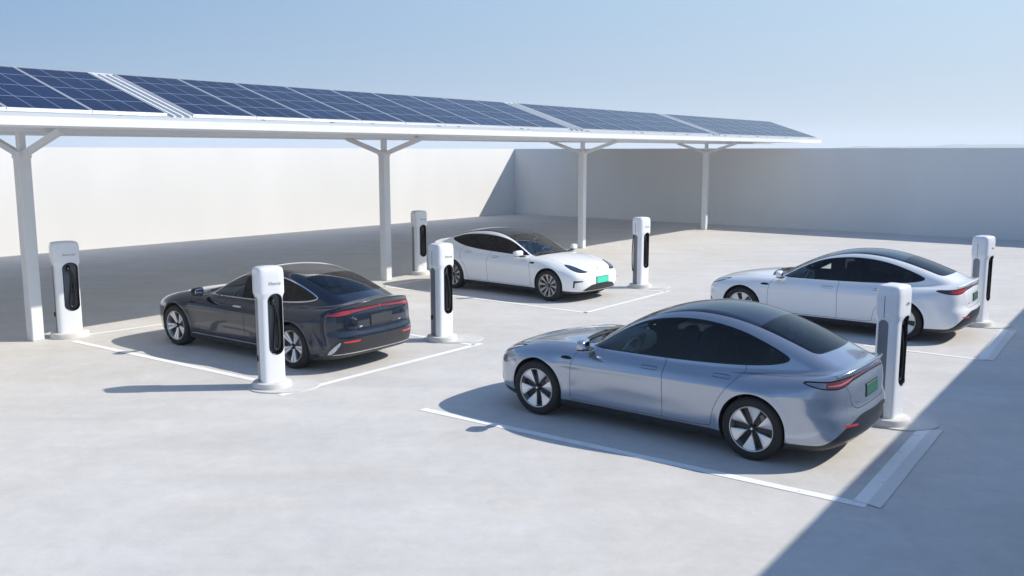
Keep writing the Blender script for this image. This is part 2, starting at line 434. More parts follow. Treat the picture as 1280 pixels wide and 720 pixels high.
MESH_OBJ=mesh_obj
KXG=[1.0]
def make_car(name, c, M):
    root=empty(name)
    f,V,F,N,lab=build_body(c)
    KX=c.get('kx',1.0); KXG[0]=KX
    def mesh_obj(nm,V,F,*a,**k):
        V=np.array(V,float); V[:,0]*=KX
        return MESH_OBJ(nm,V,F,*a,**k)
    mm={'body':M['paint'],'hood':M['paint'],'tailgate':M['paint'],'front_door':M['paint'],'rear_door':M['paint'],'door_handle':M.get('handle',M['paint']),
        'handle_seam':M['black'],'fender_vent':M['gloss'],'lower_trim':M['plastic'],'headlight':M['lens'],'lamp_rim':M['gloss'],'tail_panel':M['gloss'],'tail_lens':M['red'],
        'windshield':M['screen'],'roof_glass':M['roofglass'],'rear_window':M['backglass'],'glass_frit':M['gloss'],'window_trim':M['trim'],'front_window':M['win'],'rear_side_window':M['win2'],'quarter_window':M['win2'],'pillar_trim':M['gloss'],'window_divider':M['gloss'],'cowl':M['black']}
    mm.update(M.get('extra',{}))
    parents={}
    def emit(nm,data,par):
        return mesh_obj(nm,data[0],data[1],mm[nm],par,normals=data[2])
    body=emit('body',both(*sub(V,F,N,lab=='body')),root)
    parents['body']=body
    names=[n for n in np.unique(lab) if n not in('body','gap','hole')]
    order=['front_door','rear_door','tailgate','headlight','tail_panel','hood']
    names=sorted(names,key=lambda n:order.index(n) if n in order else 99)
    pm={'handle_seam':'front_door','door_handle':'front_door','tail_lens':'tail_panel','lamp_rim':'headlight','headlight':None}
    doors={}
    for nm in names:
        m=lab==nm
        data=sub(V,F,N,m)
        if nm in CENTRAL:
            par=root
            if nm=='tail_lens': par=doors.get('tail_panel',root)
            if nm=='glass_frit': par=doors.get('windshield',root)
            if nm in('lamp_strip','light_bar'): par=doors.get('tail_panel',root)
            doors[nm]=emit(nm,both(*data),par)
            if nm=='tail_panel': doors[nm].name='tail_light'
            continue
        if nm in('door_handle','handle_seam'):
            C=V[F].mean(1)
            for dn,dm in(('front_door',C[:,0]>c['bs']),('rear_door',C[:,0]<=c['bs'])):
                mk=m&dm
                if not mk.any(): continue
                d=sub(V,F,N,mk)
                for s,dd in((0,d),(1,mirror(*d))):
                    emit(nm,dd,doors[(dn,s)])
            continue
        for s,dd in((0,data),(1,mirror(*data))):
            par=root
            if nm in('lamp_rim','running_light'): par=doors[('headlight',s)]
            if nm in('tail_lens','tail_marker','lamp_strip'): par=doors.get('tail_panel',root)
            doors[(nm,s)]=emit(nm,dd,par)
    # dark inner shell behind the panels
    glassy={'windshield','roof_glass','rear_window','front_window','rear_side_window','quarter_window','hole'}
    keep=~np.isin(lab,list(glassy)); d=sub(V,F,N,keep); Vi=d[0]-d[2]*.016; Vi[:,1]=np.maximum(Vi[:,1],0)
    b=both(Vi,d[1],d[2]); mesh_obj('inner_shell',b[0],b[1],M['dark'],root,smooth=True)
    # wheel arch liners
    RA=c['arch_r']; 
    for xc in c['axle']:
        for s in(1,-1):
            Vv=[];Ff=[]; th=[R(a) for a in range(-24,205,4)]; rows=6
            for a in th:
                x=xc+RA*math.cos(a); z=.352+RA*math.sin(a); yo=surf_y(f,x,max(z,.2)) if z>.16 else .9
                yo=max(yo,.8)-.0015
                for k in range(rows):
                    y=.50+(yo-.50)*k/(rows-1); rr=RA+(0 if k==rows-1 else .018 if k<rows-2 else .0)
                    Vv.append((xc+rr*math.cos(a),s*y,.352+rr*math.sin(a)))
            for i in range(len(th)-1):
                for k in range(rows-1): Ff.append((i*rows+k,i*rows+k+1,(i+1)*rows+k+1,(i+1)*rows+k))
            n0=len(Vv); Vv.append((xc,s*.5,.30))
            for i in range(len(th)-1): Ff.append((n0,i*rows,(i+1)*rows))
            mesh_obj('arch_liner',Vv,Ff,M['dark'],root,smooth=False)
    # wheels
    proto=make_wheel(M,c['wheel']); first=True; rot=[11,47,25,73]
    for i,(xc,s) in enumerate([(xc,s) for xc in c['axle'] for s in(1,-1)]):
        w=proto if i==0 else copy_tree(proto)
        w.parent=root; w.location=(xc*KX,s*c['track'],.348)
        w.rotation_euler=(0,R(rot[i]),0)
        if s<0: w.rotation_euler=(0,R(rot[i]),math.pi)
    # door mirrors
    mx,my,mz=c['mirror']; mx*=KX
    for s in(1,-1):
        arm=MB().superell((mx+.01,s*(my-.13),mz-.075),(.10,.17,.035),.6).build('mirror_foot',M['black'],None,smooth=True)
        cap=MB().superell((mx,s*my,mz),(.125,.235,.135),.62,28,16,Matrix.Rotation(s*R(12),3,'Z')@Matrix.Rotation(s*R(-4),3,'X')).build('wing_mirror',M.get('mirror_cap',M['paint']),root,smooth=True)
        arm.parent=cap
        g=MB().superell((mx-.060,s*(my+.008),mz),(.012,.185,.095),.55,28,16,Matrix.Rotation(s*R(12),3,'Z')).build('mirror_glass',M['mirror'],cap,smooth=True)
        MB().superell((mx-.005,s*my,mz-.043),(.118,.218,.05),.62,28,16,Matrix.Rotation(s*R(12),3,'Z')).build('mirror_base',M['black'],cap,smooth=True)
    for y0,y1 in((.60,-.02),(.05,-.50)):
        pts=[(KX*(c['cowl_x']-.005-.26*(y0+(y1-y0)*t)**2-.10*t),y0+(y1-y0)*t,surf_z(f,c['cowl_x']-.005-.26*(y0+(y1-y0)*t)**2-.10*t,abs(y0+(y1-y0)*t))+.014) for t in [k/8 for k in range(9)]]
        MB().tube(pts,.009,6).build('wiper',M['black'],root,smooth=True)
    # cabin
    fl=MB(); fl.box((-.35,0,.26),(2.9,1.5,.06)); fl.box((-1.75,0,.60),(.5,1.3,.70)); fl.box((-.25,0,.42),(1.4,.22,.26),bev=.04)
    for mb_ in (fl,): mb_.V=[(v[0]*KX,v[1],v[2]) for v in mb_.V]
    fl.build('cabin_floor',M['cabin'],root)
    d=MB(); d.superell((.80,0,.84),(.52,1.42,.26),.5,28,12); d.box((.93,0,.80),(.20,1.3,.22),bev=.05); d.box((.53,0,.90),(.03,.36,.20),ry=R(-12),bev=.012)
    d.build('dashboard',M['dash'],root,smooth=True)
    st=MB(); cx,cy,cz=.42,.37,.86; ang=R(66); pts=[]
    for k in range(33):
        a=2*math.pi*k/32; p=Matrix.Rotation(ang,3,'Y')@Vector((.185*math.cos(a),.185*math.sin(a),0)); pts.append(Vector((cx,cy,cz))+p)
    st.tube(pts,.016,8,False); st.superell((cx+.02,cy,cz),(.05,.15,.11),.6); st.bar((cx,cy-.17,cz),(cx,cy+.17,cz),.03,.02); st.bar((cx,cy,cz),(cx-.07,cy,cz-.16),.03,.02); st.tube([(cx,cy,cz),(cx+.3,cy,cz-.1)],.03)
    st.build('steering_wheel',M['wheelgrip'],root,smooth=True)
    for (sx,sy) in((.02,.37),(.02,-.37)):
        q=MB(); q.superell((sx+.05,sy,.50),(.54,.50,.20),.45); q.superell((sx-.27,sy,.83),(.16,.48,.66),.45,20,12,Matrix.Rotation(R(-20),3,'Y'))
        q.superell((sx-.43,sy,1.19),(.11,.27,.17),.55); q.bar((sx-.39,sy-.05,1.0),(sx-.43,sy-.05,1.14),.012,.012); q.bar((sx-.39,sy+.05,1.0),(sx-.43,sy+.05,1.14),.012,.012)
        q.build('seat',M['seat'],root,smooth=True)
    q=MB(); q.superell((-.82,0,.50),(.52,1.28,.20),.4); q.superell((-1.16,0,.80),(.16,1.26,.60),.4,20,12,Matrix.Rotation(R(-24),3,'Y'))
    for sy in(-.4,.4): q.superell((-1.30,sy,1.09),(.10,.25,.13),.55)
    q.build('rear_seat',M['seat'],root,smooth=True)
    MB().superell((.34,0,1.225),(.03,.22,.07),.5).build('rear_view_mirror',M['black'],root,smooth=True)
    return root,f
# ---- the long fastback saloon (three of the four cars)
def fastback(**kw):
    c=dict(
     hood=[(2.5,.60),(2.36,.695),(2.25,.76),(2.05,.835),(1.75,.905),(1.3,.965),(.9,.992),(.4,1.0),(-1.2,.985),(-1.7,1.00),(-2.1,1.035),(-2.35,1.065),(-2.55,1.082)],
     crown=[(2.5,.04),(2.0,.075),(1.4,.06),(.7,.075),(0,.07),(-1.2,.06),(-1.8,.075),(-2.3,.07),(-2.6,.07)],
     plan=[(2.5,.86),(2.1,.925),(1.8,.945),(1.48,.955),(1.0,.950),(0,.952),(-.9,.962),(-1.48,.975),(-1.9,.960),(-2.2,.93),(-2.6,.86)],
     side=[(.10,-.12),(.18,-.070),(.26,-.040),(.40,-.019),(.54,-.007),(.66,.0),(.74,.0),(.82,-.012),(.90,-.040),(1.0,-.095),(1.1,-.15)],
     nose=[(.08,2.12),(.18,2.24),(.28,2.315),(.42,2.345),(.58,2.345),(.70,2.31),(.79,2.24),(.87,2.12)],
     tail=[(.08,-2.22),(.18,-2.36),(.28,-2.45),(.42,-2.50),(.56,-2.505),(.64,-2.475),(.80,-2.465),(.90,-2.45),(.965,-2.425),(1.015,-2.45),(1.055,-2.475),(1.09,-2.488),(1.15,-2.492)],
     roof=[(1.3,.76),(1.1,.862),(.98,.925),(.8,1.022),(.6,1.122),(.4,1.215),(.2,1.295),(0,1.360),(-.2,1.408),(-.4,1.438),(-.6,1.452),(-.8,1.450),(-1.0,1.435),(-1.25,1.395),(-1.5,1.335),(-1.75,1.262),(-2.0,1.178),(-2.25,1.090),(-2.5,.990),(-2.7,.90)],
     gw=[(1.3,.74),(.9,.785),(.5,.815),(0,.83),(-.7,.825),(-1.2,.79),(-1.6,.735),(-2.0,.67),(-2.5,.58)],
     floor=[(2.4,.21),(1.5,.17),(-1.5,.17),(-2.1,.19),(-2.5,.26)],
     ktop=[(2.4,.12),(1.8,.13),(1.0,.10),(-1.2,.10),(-1.9,.09),(-2.25,.05),(-2.4,.026)],
     axle=(1.48,-1.48), arch_r=.388, track=.845, xf=2.30, xr=-2.42,
     dlo=[(.86,.965),(.60,.960),(-.40,.968),(-1.20,.990),(-1.58,1.020),(-1.77,1.065),(-1.73,1.095),(-1.52,1.175),(-1.20,1.270),(-.85,1.325),(-.50,1.335),(-.15,1.300),(.15,1.228),(.42,1.125),(.66,1.030)],
     bs=-.355,
     front_door=[(.955,.285),(.96,.33),(.96,.60),(.93,.80),(.86,.93),(.78,1.02),(-.325,1.05),(-.340,.97),(-.352,.85),(-.354,.60),(-.352,.33),(-.350,.285),(-.30,.283),(.90,.283)],
     rear_door=[(-.40,.283),(-.350,.285),(-.352,.33),(-.354,.60),(-.352,.85),(-.340,.97),(-.325,1.05),(-1.20,1.05),(-1.34,.98),(-1.28,.88),(-1.12,.70),(-1.01,.50),(-.985,.33),(-.97,.285)],
     glass_edge=[(1.2,.68),(.9,.645),(.5,.60),(.1,.555),(-.3,.525),(-.9,.515),(-1.4,.505),(-1.8,.50),(-2.2,.48)],
     cowl_x=1.03, back_x=-2.10, header_x=.02, header2_x=-1.38, bp=(-.17,-.42), qx=-1.24, tg_x=-1.80,
     hood_edge=[(2.4,.50),(2.2,.60),(2.0,.685),(1.5,.735),(1.0,.735)], hood_x=2.20,
     tg=[(.5,.42),(.62,.50),(.72,.565),(.84,.60),(.90,.66),(.97,.72),(1.05,.70),(1.15,.665),(1.3,.615),(1.5,.55)], tg_z=.625,
     headlight=[(.58,.715),(.70,.690),(.90,.700),(1.10,.745),(1.30,.815),(1.36,.845),(1.26,.845),(1.05,.815),(.84,.775),(.66,.745)],
     taillight=[(-.3,.955),(.0,.955),(.50,.930),(.62,.900),(.76,.872),(.92,.866),(1.08,.874),(1.24,.900),(1.29,.920),(1.22,.942),(1.04,.950),(.88,.960),(.60,.985),(.0,1.000),(-.3,1.000)],
     lower_u=[(0,.555),(.42,.55),(.58,.50),(.74,.42),(.90,.325),(1.02,.28),(1.2,.27),(3,.262),(4.7,.27),(5.1,.285),(6,.285)],
     handles=[(-.16,.835),(-1.08,.865)], vent=(1.02,.80,.085,.020),
     mirror=(.70,1.035,1.015),
     wheel=dict(n=6,off=(0,),half=lambda r: max(.003,r*math.pi/6-.026-.095*r),twist=lambda r:0.0,dish=-.01))
    c.update(kw); kz=c.get('kz',1.0); up=lambda z: z if z<.96 else .96+(z-.96)*kz
    c['roof']=[(x,up(z)) for x,z in c['roof']]; c['dlo']=[(x,up(z)) for x,z in c['dlo']]
    c['tumble']=(.40/kz,.28/kz/kz); return sedan_cuts(c)

STRIP=.008
def tail_bits(pale,thin):
    """splits of the tail lamp: pale side marker, lens, thin bar in the middle"""
    xr=-2.42; u=lambda V: V[:,1]+np.maximum(0,V[:,0]-xr)
    return [(pale,lambda V:np.where(V[:,0]<-1.6,1.00-u(V),1.),lambda C,L:L=='tail_lens'),
            (thin,lambda V:np.where(V[:,0]<-1.6,np.where(V[:,1]<.9,u(V)-.56,1.),1.),lambda C,L:L=='tail_lens'),
            ('lamp_strip',lambda V:np.where(V[:,0]<-1.6,np.abs(V[:,2]-np.interp(u(V),[0,.45,.60,.75,1.0],[.979,.964,.938,.915,.905]))-STRIP*np.where(u(V)>.5,1,.7),1.),lambda C,L:((L=='tail_lens')|(L==thin))&(u(C)<.97))]
def drl():
    u=lambda V: V[:,1]+np.maximum(0,2.30-V[:,0])
    return [('running_light',lambda V:np.where(V[:,0]>1.3,np.maximum(np.abs(V[:,2]-(.732+.20*(u(V)-.80)))-.009,.66-u(V)),1.),lambda C,L:L=='headlight')]
def rear_patch(nm,pts,only=None,it=1):
    pl=chaikin(pts,it); xr=-2.42
    return (nm,lambda V:np.where((V[:,0]<-1.7)&(V[:,2]<.6),polysd(pl,V[:,1]+np.maximum(0,V[:,0]-xr),V[:,2]),1.),(lambda C,L:C[:,0]<-1.7))
def front_patch(nm,pts,xf=2.30,it=1):
    pl=chaikin(pts,it)
    return (nm,lambda V:np.where((V[:,0]>1.6)&(V[:,2]<.62),polysd(pl,V[:,1]+np.maximum(0,xf-V[:,0]),V[:,2]),1.),(lambda C,L:C[:,0]>1.6))
# ------------------------------------------------------------------ shared car materials
def carpaint(name,col,metal=.0,rough=.35):
    m,nt,b=new_mat(name)
    b.inputs['Base Color'].default_value=(*col,1); b.inputs['Metallic'].default_value=metal; b.inputs['Roughness'].default_value=rough
    b.inputs['Coat Weight'].default_value=1; b.inputs['Coat Roughness'].default_value=.02
    if metal>0:
        tc=nt.nodes.new('ShaderNodeTexCoord'); n=nt.nodes.new('ShaderNodeTexNoise'); n.inputs['Scale'].default_value=900
        nt.links.new(tc.outputs['Object'],n.inputs['Vector']); bu=nt.nodes.new('ShaderNodeBump'); bu.inputs['Strength'].default_value=.03; bu.inputs['Distance'].default_value=.001
        nt.links.new(n.outputs['Fac'],bu.inputs['Height']); nt.links.new(bu.outputs[0],b.inputs['Normal'])
    return m
BASE=dict(
 black=P('black_plastic',(.012,.012,.014),.45), gloss=P('gloss_black',(.006,.006,.008),.08,spec=.35), plastic=P('trim_plastic',(.022,.023,.026),.42),
 dark=P('dark_liner',(.012,.012,.013),.9), roofglass=P('roof_glass',(.012,.020,.040),.05,spec=.8), backglass=glass('tinted_back_glass',(.10,.13,.17)),
 screen=glass('windscreen_glass',(.72,.78,.80)), win=glass('side_glass',(.84,.90,.88)), win2=glass('privacy_glass',(.05,.06,.07)),
 red=P('tail_lens_red',(.35,.008,.012),.08,coat=1), lens=P('lamp_lens',(.10,.11,.13),.08,metal=.6,coat=1), trim=P('gloss_trim',(.008,.008,.01),.12),
 tyre=P('tyre_rubber',(.016,.016,.017),.75,bump=.2,bscale=90), rim=P('machined_alloy',(.72,.72,.73),.28,metal=.75), rim_lip=P('rim_lip',(.55,.55,.56),.3,metal=.8),
 rim_dark=P('rim_dark',(.009,.009,.010),.35), disc=P('brake_steel',(.16,.16,.17),.4,metal=.7), mirror=P('mirror_silver',(.8,.82,.85),.03,metal=1),
 cabin=P('cabin_floor_grey',(.08,.08,.08),.8), dash=P('dash_grey',(.46,.46,.44),.7), seat=P('seat_leather',(.58,.58,.56),.55), wheelgrip=P('steering_grip',(.45,.45,.46),.4))
def mk(**kw): d=dict(BASE); d.update(kw); return d
LED=P('running_light_white',(.75,.78,.80),.2,coat=1)
CHROME=P('bright_trim',(.75,.76,.78),.12,metal=1)
SILVER=P('silver_lens',(.45,.48,.52),.15,metal=.5,coat=1)
PINK=P('pale_red_lens',(.30,.10,.11),.10,coat=1)
REFL=P('red_reflector',(.65,.01,.02),.15,coat=1)
PLATE_GREEN=P('green_plate',(.08,.50,.30),.4); PLATE_DARK=P('dark_plate',(.035,.12,.08),.4); PLATE_GREY=P('grey_plate',(.045,.052,.058),.35,metal=.2)
def place_flat(f,name,mat,parent,y,z,sgn,size,th=.008,bev=.0):
    x=surf_x(f,y,z,sgn); n=grad(f,np.array([[x,y,z]]))[0]; n/=np.linalg.norm(n)
    q=Vector(n).to_track_quat('X','Z'); mb=MB().box((0,0,0),(th,size[0],size[1]),bev=bev)
    o=mb.build(name,mat,parent); o.location=((x+n[0]*th*.3)*KXG[0],y+n[1]*th*.3,z+n[2]*th*.3); o.rotation_mode='QUATERNION'; o.rotation_quaternion=q
    return o

def emblem(f,root,mat,y=0,z=.70,sgn=-1,s=.03):
    x=surf_x(f,y,z,sgn); n=grad(f,np.array([[x,y,z]]))[0]; n/=np.linalg.norm(n)
    mb=MB(); mb.box((0,0,s*.45),(.006,s*1.6,s*.28)); mb.box((0,0,-s*.25),(.006,s*.3,s*1.2))
    o=mb.build('emblem',mat,root); o.location=((x+n[0]*.004)*KXG[0],y,z+n[2]*.004); o.rotation_mode='QUATERNION'; o.rotation_quaternion=Vector(n).to_track_quat('X','Z')
def plate(f,root,mat,z,sgn,size=(.44,.14),marks=None,w=None):
    p=place_flat(f,'licence_plate',mat,root,0,z,sgn,size,.012,.004)
    b=MB().box((-.008,0,0),(.01,size[0]+.02,size[1]+.02)).build('plate_holder',BASE['black'],p)
    if marks:
        mb=MB(); n=7
        for k in range(n):
            yy=-.17+.34*k/(n-1); mb.box((.0068,yy,.005),(.002,.026,.055)); mb.box((.0068,yy+.009,-.012),(.002,.009,.05))
        mb.box((.0066,0,-.018),(.0016,.36,.007))
        mb.build('plate_marks',marks,p)
REAR_REFL=[(.44,.475),(.70,.492),(.71,.470),(.44,.448)]
def grey_like(name,paint,h,pale,mid,bar,wheelmats,strip,**geo):
    c=fastback(h=h,**geo,extra=drl()+[front_patch('corner_vent',[(.80,.44),(.92,.44),(1.00,.33),(.86,.325)])]+tail_bits('tail_marker','light_bar')+[rear_patch('reflector',REAR_REFL),rear_patch('lip_trim',[(-.2,.300),(.50,.300),(.62,.292),(.62,.284),(.50,.288),(-.2,.288)])])
    m=mk(paint=paint,red=mid,extra={'running_light':LED,'corner_vent':BASE['black'],'lamp_strip':strip,'tail_marker':pale,'light_bar':bar,'reflector':REFL,'lip_trim':SILVER},**wheelmats)
    root,f=make_car(name,c,m)
    plate(f,root,PLATE_DARK,.775,-1,size=(.39,.125))
    for y in(-.42,.42): place_flat(f,'boot_badge',CHROME,root,y,.70,-1,(.045,.018),.003)
    return root,f
def grey_car():
    return grey_like('parked_car',carpaint('paint_grey_blue',(.39,.43,.50),.68,.19),.0165,P('marker_lens',(.22,.25,.29),.12,metal=.4,coat=1),P('smoked_red_lens',(.13,.035,.045),.10,coat=1),P('bar_lens',(.06,.03,.035),.1,coat=1),{},P('pink_strip',(.50,.14,.16),.15,coat=1),kz=1.17,kx=.966)
def white_fastback():
    return grey_like('parked_car',WHITE,.02,P('smoked_lens',(.03,.02,.025),.08,coat=1),P('clear_red_lens',(.28,.02,.03),.1,coat=1),P('bar_lens_smoked',(.05,.045,.05),.1,coat=1),dict(rim=P('pale_alloy',(.78,.77,.76),.35,metal=.4)),REFL,kz=1.10)
WHITE=carpaint('paint_white',(.85,.86,.87),0,.3)
def dark_saloon():
    ex=[('light_bar',lambda V:np.where((V[:,0]<-1.6)&(V[:,1]<.9),(V[:,1]+np.maximum(0,V[:,0]+2.42))-.62,1.),lambda C,L:L=='tail_lens'),
        rear_patch('reflector',[(.46,.500),(.76,.492),(.76,.470),(.46,.472)]),
        rear_patch('corner_trim',[(.78,.482),(.86,.478),(1.13,.295),(1.00,.288)]),
        rear_patch('lip_trim',[(-.2,.315),(.62,.310),(1.0,.293),(1.0,.278),(.62,.294),(-.2,.298)]),
        ('sill_strip',lambda V:np.where((np.abs(V[:,0])<1.06)&(V[:,1]>.5),np.abs(V[:,2]-.272)-.008,1.),lambda C,L:np.abs(C[:,0])<1.06)]
    c=fastback(h=.019,extra=drl()+ex,wheel=dict(n=5,off=(-.155,.155),half=lambda r:.012+.019*(r/.236)**1.5,twist=lambda r:0.0,dish=-.012,r0=.03,web=True),
        kz=1.05,taillight=[(-.3,.925),(.0,.925),(.50,.905),(.64,.880),(.80,.862),(.95,.858),(1.08,.860),(1.22,.868),(1.25,.875),(1.12,.900),(.98,.925),(.85,.948),(.60,.968),(.0,.982),(-.3,.982)],
        lower_u=[(0,.53),(.45,.53),(.70,.52),(.88,.50),(1.02,.41),(1.14,.29),(1.17,.27),(1.2,.262),(3,.262),(4.7,.262),(5.2,.25),(6,.23)])
    paint=carpaint('paint_midnight',(.013,.020,.038),.5,.20)
    m=mk(paint=paint,red=P('deep_red_lens',(.30,.01,.02),.1,coat=1),trim=CHROME,handle=CHROME,mirror_cap=BASE['gloss'],roofglass=P('roof_bronze',(.05,.045,.038),.10,metal=.3,coat=1),
        extra={'running_light':LED,'light_bar':P('bar_red',(.20,.010,.02),.12,coat=1),'reflector':REFL,'corner_trim':SILVER,'lip_trim':SILVER,'sill_strip':CHROME})
    root,f=make_car('parked_car',c,m)
    plate(f,root,PLATE_GREY,.765,-1,size=(.46,.14),marks=None)
    for y in(-.42,.42): place_flat(f,'boot_badge',CHROME,root,y,.69,-1,(.05,.02),.003)
    emblem(f,root,CHROME,0,.952,-1,.035)
    return root,f
def white_hatch():
    ex=[front_patch('grille',[(-.4,.392),(.30,.388),(.42,.37),(.72,.262),(.62,.245),(-.4,.245)],it=0),
        front_patch('corner_vent',[(.70,.485),(1.02,.490),(1.03,.335),(.985,.335),(.965,.445),(.70,.462)],it=0),
        ]
    c=fastback(h=.019,extra=ex,
        roof=[(1.3,.77),(1.1,.875),(.98,.94),(.8,1.035),(.6,1.135),(.4,1.228),(.2,1.312),(0,1.380),(-.2,1.430),(-.4,1.460),(-.6,1.472),(-.8,1.470),(-1.0,1.457),(-1.25,1.425),(-1.5,1.378),(-1.75,1.315),(-2.0,1.232),(-2.25,1.130),(-2.5,1.02),(-2.7,.92)],
        dlo=[(.84,.965),(.55,.965),(-.2,.990),(-.9,1.025),(-1.35,1.070),(-1.68,1.140),(-1.80,1.190),(-1.72,1.222),(-1.45,1.280),(-1.10,1.318),(-.75,1.335),(-.35,1.322),(.0,1.272),(.33,1.170),(.62,1.045)],
        bp=(-.26,-.33), qx=-1.30,
        nose=[(.08,2.08),(.18,2.20),(.28,2.27),(.42,2.30),(.56,2.29),(.66,2.245),(.74,2.17),(.82,2.06)],
        hood=[(2.5,.53),(2.3,.64),(2.15,.725),(1.95,.81),(1.7,.88),(1.3,.955),(.9,.99),(.4,1.0),(-1.2,1.0),(-1.7,1.03),(-2.1,1.07),(-2.35,1.10),(-2.55,1.13)],
        headlight=[(.52,.660),(.60,.645),(.80,.650),(1.00,.690),(1.18,.760),(1.30,.825),(1.12,.812),(.92,.770),(.70,.705),(.56,.672)],
        handles=[(-.14,.865),(-1.05,.915)], vent=(1.00,.82,.075,.020),
        wheel=dict(n=5,off=(-.30,.30),half=lambda r:.009+.029*(r/.236)**1.7,twist=lambda r:0.0,dish=-.012,r0=.03,web=True),
        lower_u=[(0,.30),(3,.262),(3.2,.285),(4.4,.285),(4.7,.262),(5.2,.24),(6,.235)])
    m=mk(paint=WHITE,screen=glass('coated_windscreen',(.42,.50,.58),1.28),win=BASE['win2'],lens=P('lamp_lens_dark',(.03,.05,.07),.06,metal=.3,coat=1),extra={'grille':BASE['black'],'corner_vent':BASE['black']},rim=P('satin_alloy',(.42,.41,.41),.3,metal=.7))
    root,f=make_car('parked_car',c,m)
    plate(f,root,P('fresh_green_plate',(.06,.62,.42),.4),.47,1)
    emblem(f,root,SILVER,0,.70,1,.035)
    return root,f
CARS={'grey':grey_car,'dark':dark_saloon,'whiteR':white_fastback,'whiteH':white_hatch}
SKY=(.15,1.0,.2,4.0); SUNE=4.0; EXPO=.36; HAZE=.00035
# ================================================================== THE PLACE
EYE=3.3
SUN_AZ,SUN_EL=R(86.0),R(38.5)            # compass angle from +Y towards +X, and height
sun_dir=Vector((math.sin(SUN_AZ)*math.cos(SUN_EL),math.cos(SUN_AZ)*math.cos(SUN_EL),math.sin(SUN_EL)))

# ---- materials of the setting
def concrete():
    m,nt,b=new_mat('pale_concrete'); L=nt.links.new
    tc=nt.nodes.new('ShaderNodeTexCoord')
    def noise(scale,detail=6,rough=.6,st=(1,1,1),dist=0,rot=0):
        mp=nt.nodes.new('ShaderNodeMapping'); mp.inputs['Scale'].default_value=st; mp.inputs['Rotation'].default_value=(0,0,rot); L(tc.outputs['Object'],mp.inputs[0])
        n=nt.nodes.new('ShaderNodeTexNoise'); n.inputs['Scale'].default_value=scale; n.inputs['Detail'].default_value=detail
        n.inputs['Roughness'].default_value=rough; n.inputs['Distortion'].default_value=dist; L(mp.outputs[0],n.inputs['Vector']); return n.outputs['Fac']
    def rng(s,a,b_,c,d):
        r=nt.nodes.new('ShaderNodeMapRange'); r.inputs[1].default_value=a; r.inputs[2].default_value=b_; r.inputs[3].default_value=c; r.inputs[4].default_value=d; L(s,r.inputs[0]); return r.outputs[0]
    def mul(a,b_):
        x=nt.nodes.new('ShaderNodeMath'); x.operation='MULTIPLY'; L(a,x.inputs[0]); L(b_,x.inputs[1]); return x.outputs[0]
    big=rng(noise(.22,6,.62,(1,1.6,1),.6),.3,.7,.94,1.05)
    mid=mul(rng(noise(1.6,9,.74,(1,1,1),.8),.28,.72,.92,1.06),rng(noise(6,9,.75,(1,1,1),.5),.3,.7,.94,1.05))
    streak=rng(noise(.9,6,.6,(.35,2.2,1),.3,R(52)),.35,.75,1.03,.93)
    fine=rng(noise(38,3,.6),.2,.8,.955,1.045)
    k=mul(mul(big,mid),mul(streak,fine))
    ramp=nt.nodes.new('ShaderNodeValToRGB'); L(noise(.5,4,.6,(1,1,1),.3),ramp.inputs[0])
    ramp.color_ramp.elements[0].position=.35; ramp.color_ramp.elements[0].color=(*G0,1)
    ramp.color_ramp.elements[1].position=.65; ramp.color_ramp.elements[1].color=(*G1,1)
    vm=nt.nodes.new('ShaderNodeVectorMath'); vm.operation='SCALE'; L(ramp.outputs[0],vm.inputs[0]); L(k,vm.inputs['Scale'])
    L(vm.outputs[0],b.inputs['Base Color']); L(rng(noise(2.1,5),.3,.7,.62,.82),b.inputs['Roughness']); b.inputs['Specular IOR Level'].default_value=.35
    bu=nt.nodes.new('ShaderNodeBump'); bu.inputs['Strength'].default_value=.25; bu.inputs['Distance'].default_value=.004
    L(noise(55,5,.7),bu.inputs['Height']); L(bu.outputs[0],b.inputs['Normal'])
    return m
G0=(.585,.562,.53); G1=(.605,.588,.568)
def plaster():
    m,nt,b=new_mat('white_plaster'); L=nt.links.new
    tc=nt.nodes.new('ShaderNodeTexCoord'); n=nt.nodes.new('ShaderNodeTexNoise'); n.inputs['Scale'].default_value=.55; n.inputs['Detail'].default_value=6
    mp=nt.nodes.new('ShaderNodeMapping'); mp.inputs['Scale'].default_value=(1,1,.3); L(tc.outputs['Object'],mp.inputs[0]); L(mp.outputs[0],n.inputs['Vector'])
    r=nt.nodes.new('ShaderNodeValToRGB'); r.color_ramp.elements[0].position=.3; r.color_ramp.elements[0].color=(.725,.72,.705,1); r.color_ramp.elements[1].position=.7; r.color_ramp.elements[1].color=(.77,.765,.75,1)
    L(n.outputs['Fac'],r.inputs[0]); L(r.outputs[0],b.inputs['Base Color']); b.inputs['Roughness'].default_value=.85
    n2=nt.nodes.new('ShaderNodeTexNoise'); n2.inputs['Scale'].default_value=14; n2.inputs['Detail'].default_value=5; L(tc.outputs['Object'],n2.inputs['Vector'])
    bu=nt.nodes.new('ShaderNodeBump'); bu.inputs['Strength'].default_value=.18; bu.inputs['Distance'].default_value=.01; L(n2.outputs['Fac'],bu.inputs['Height']); L(bu.outputs[0],b.inputs['Normal'])
    return m
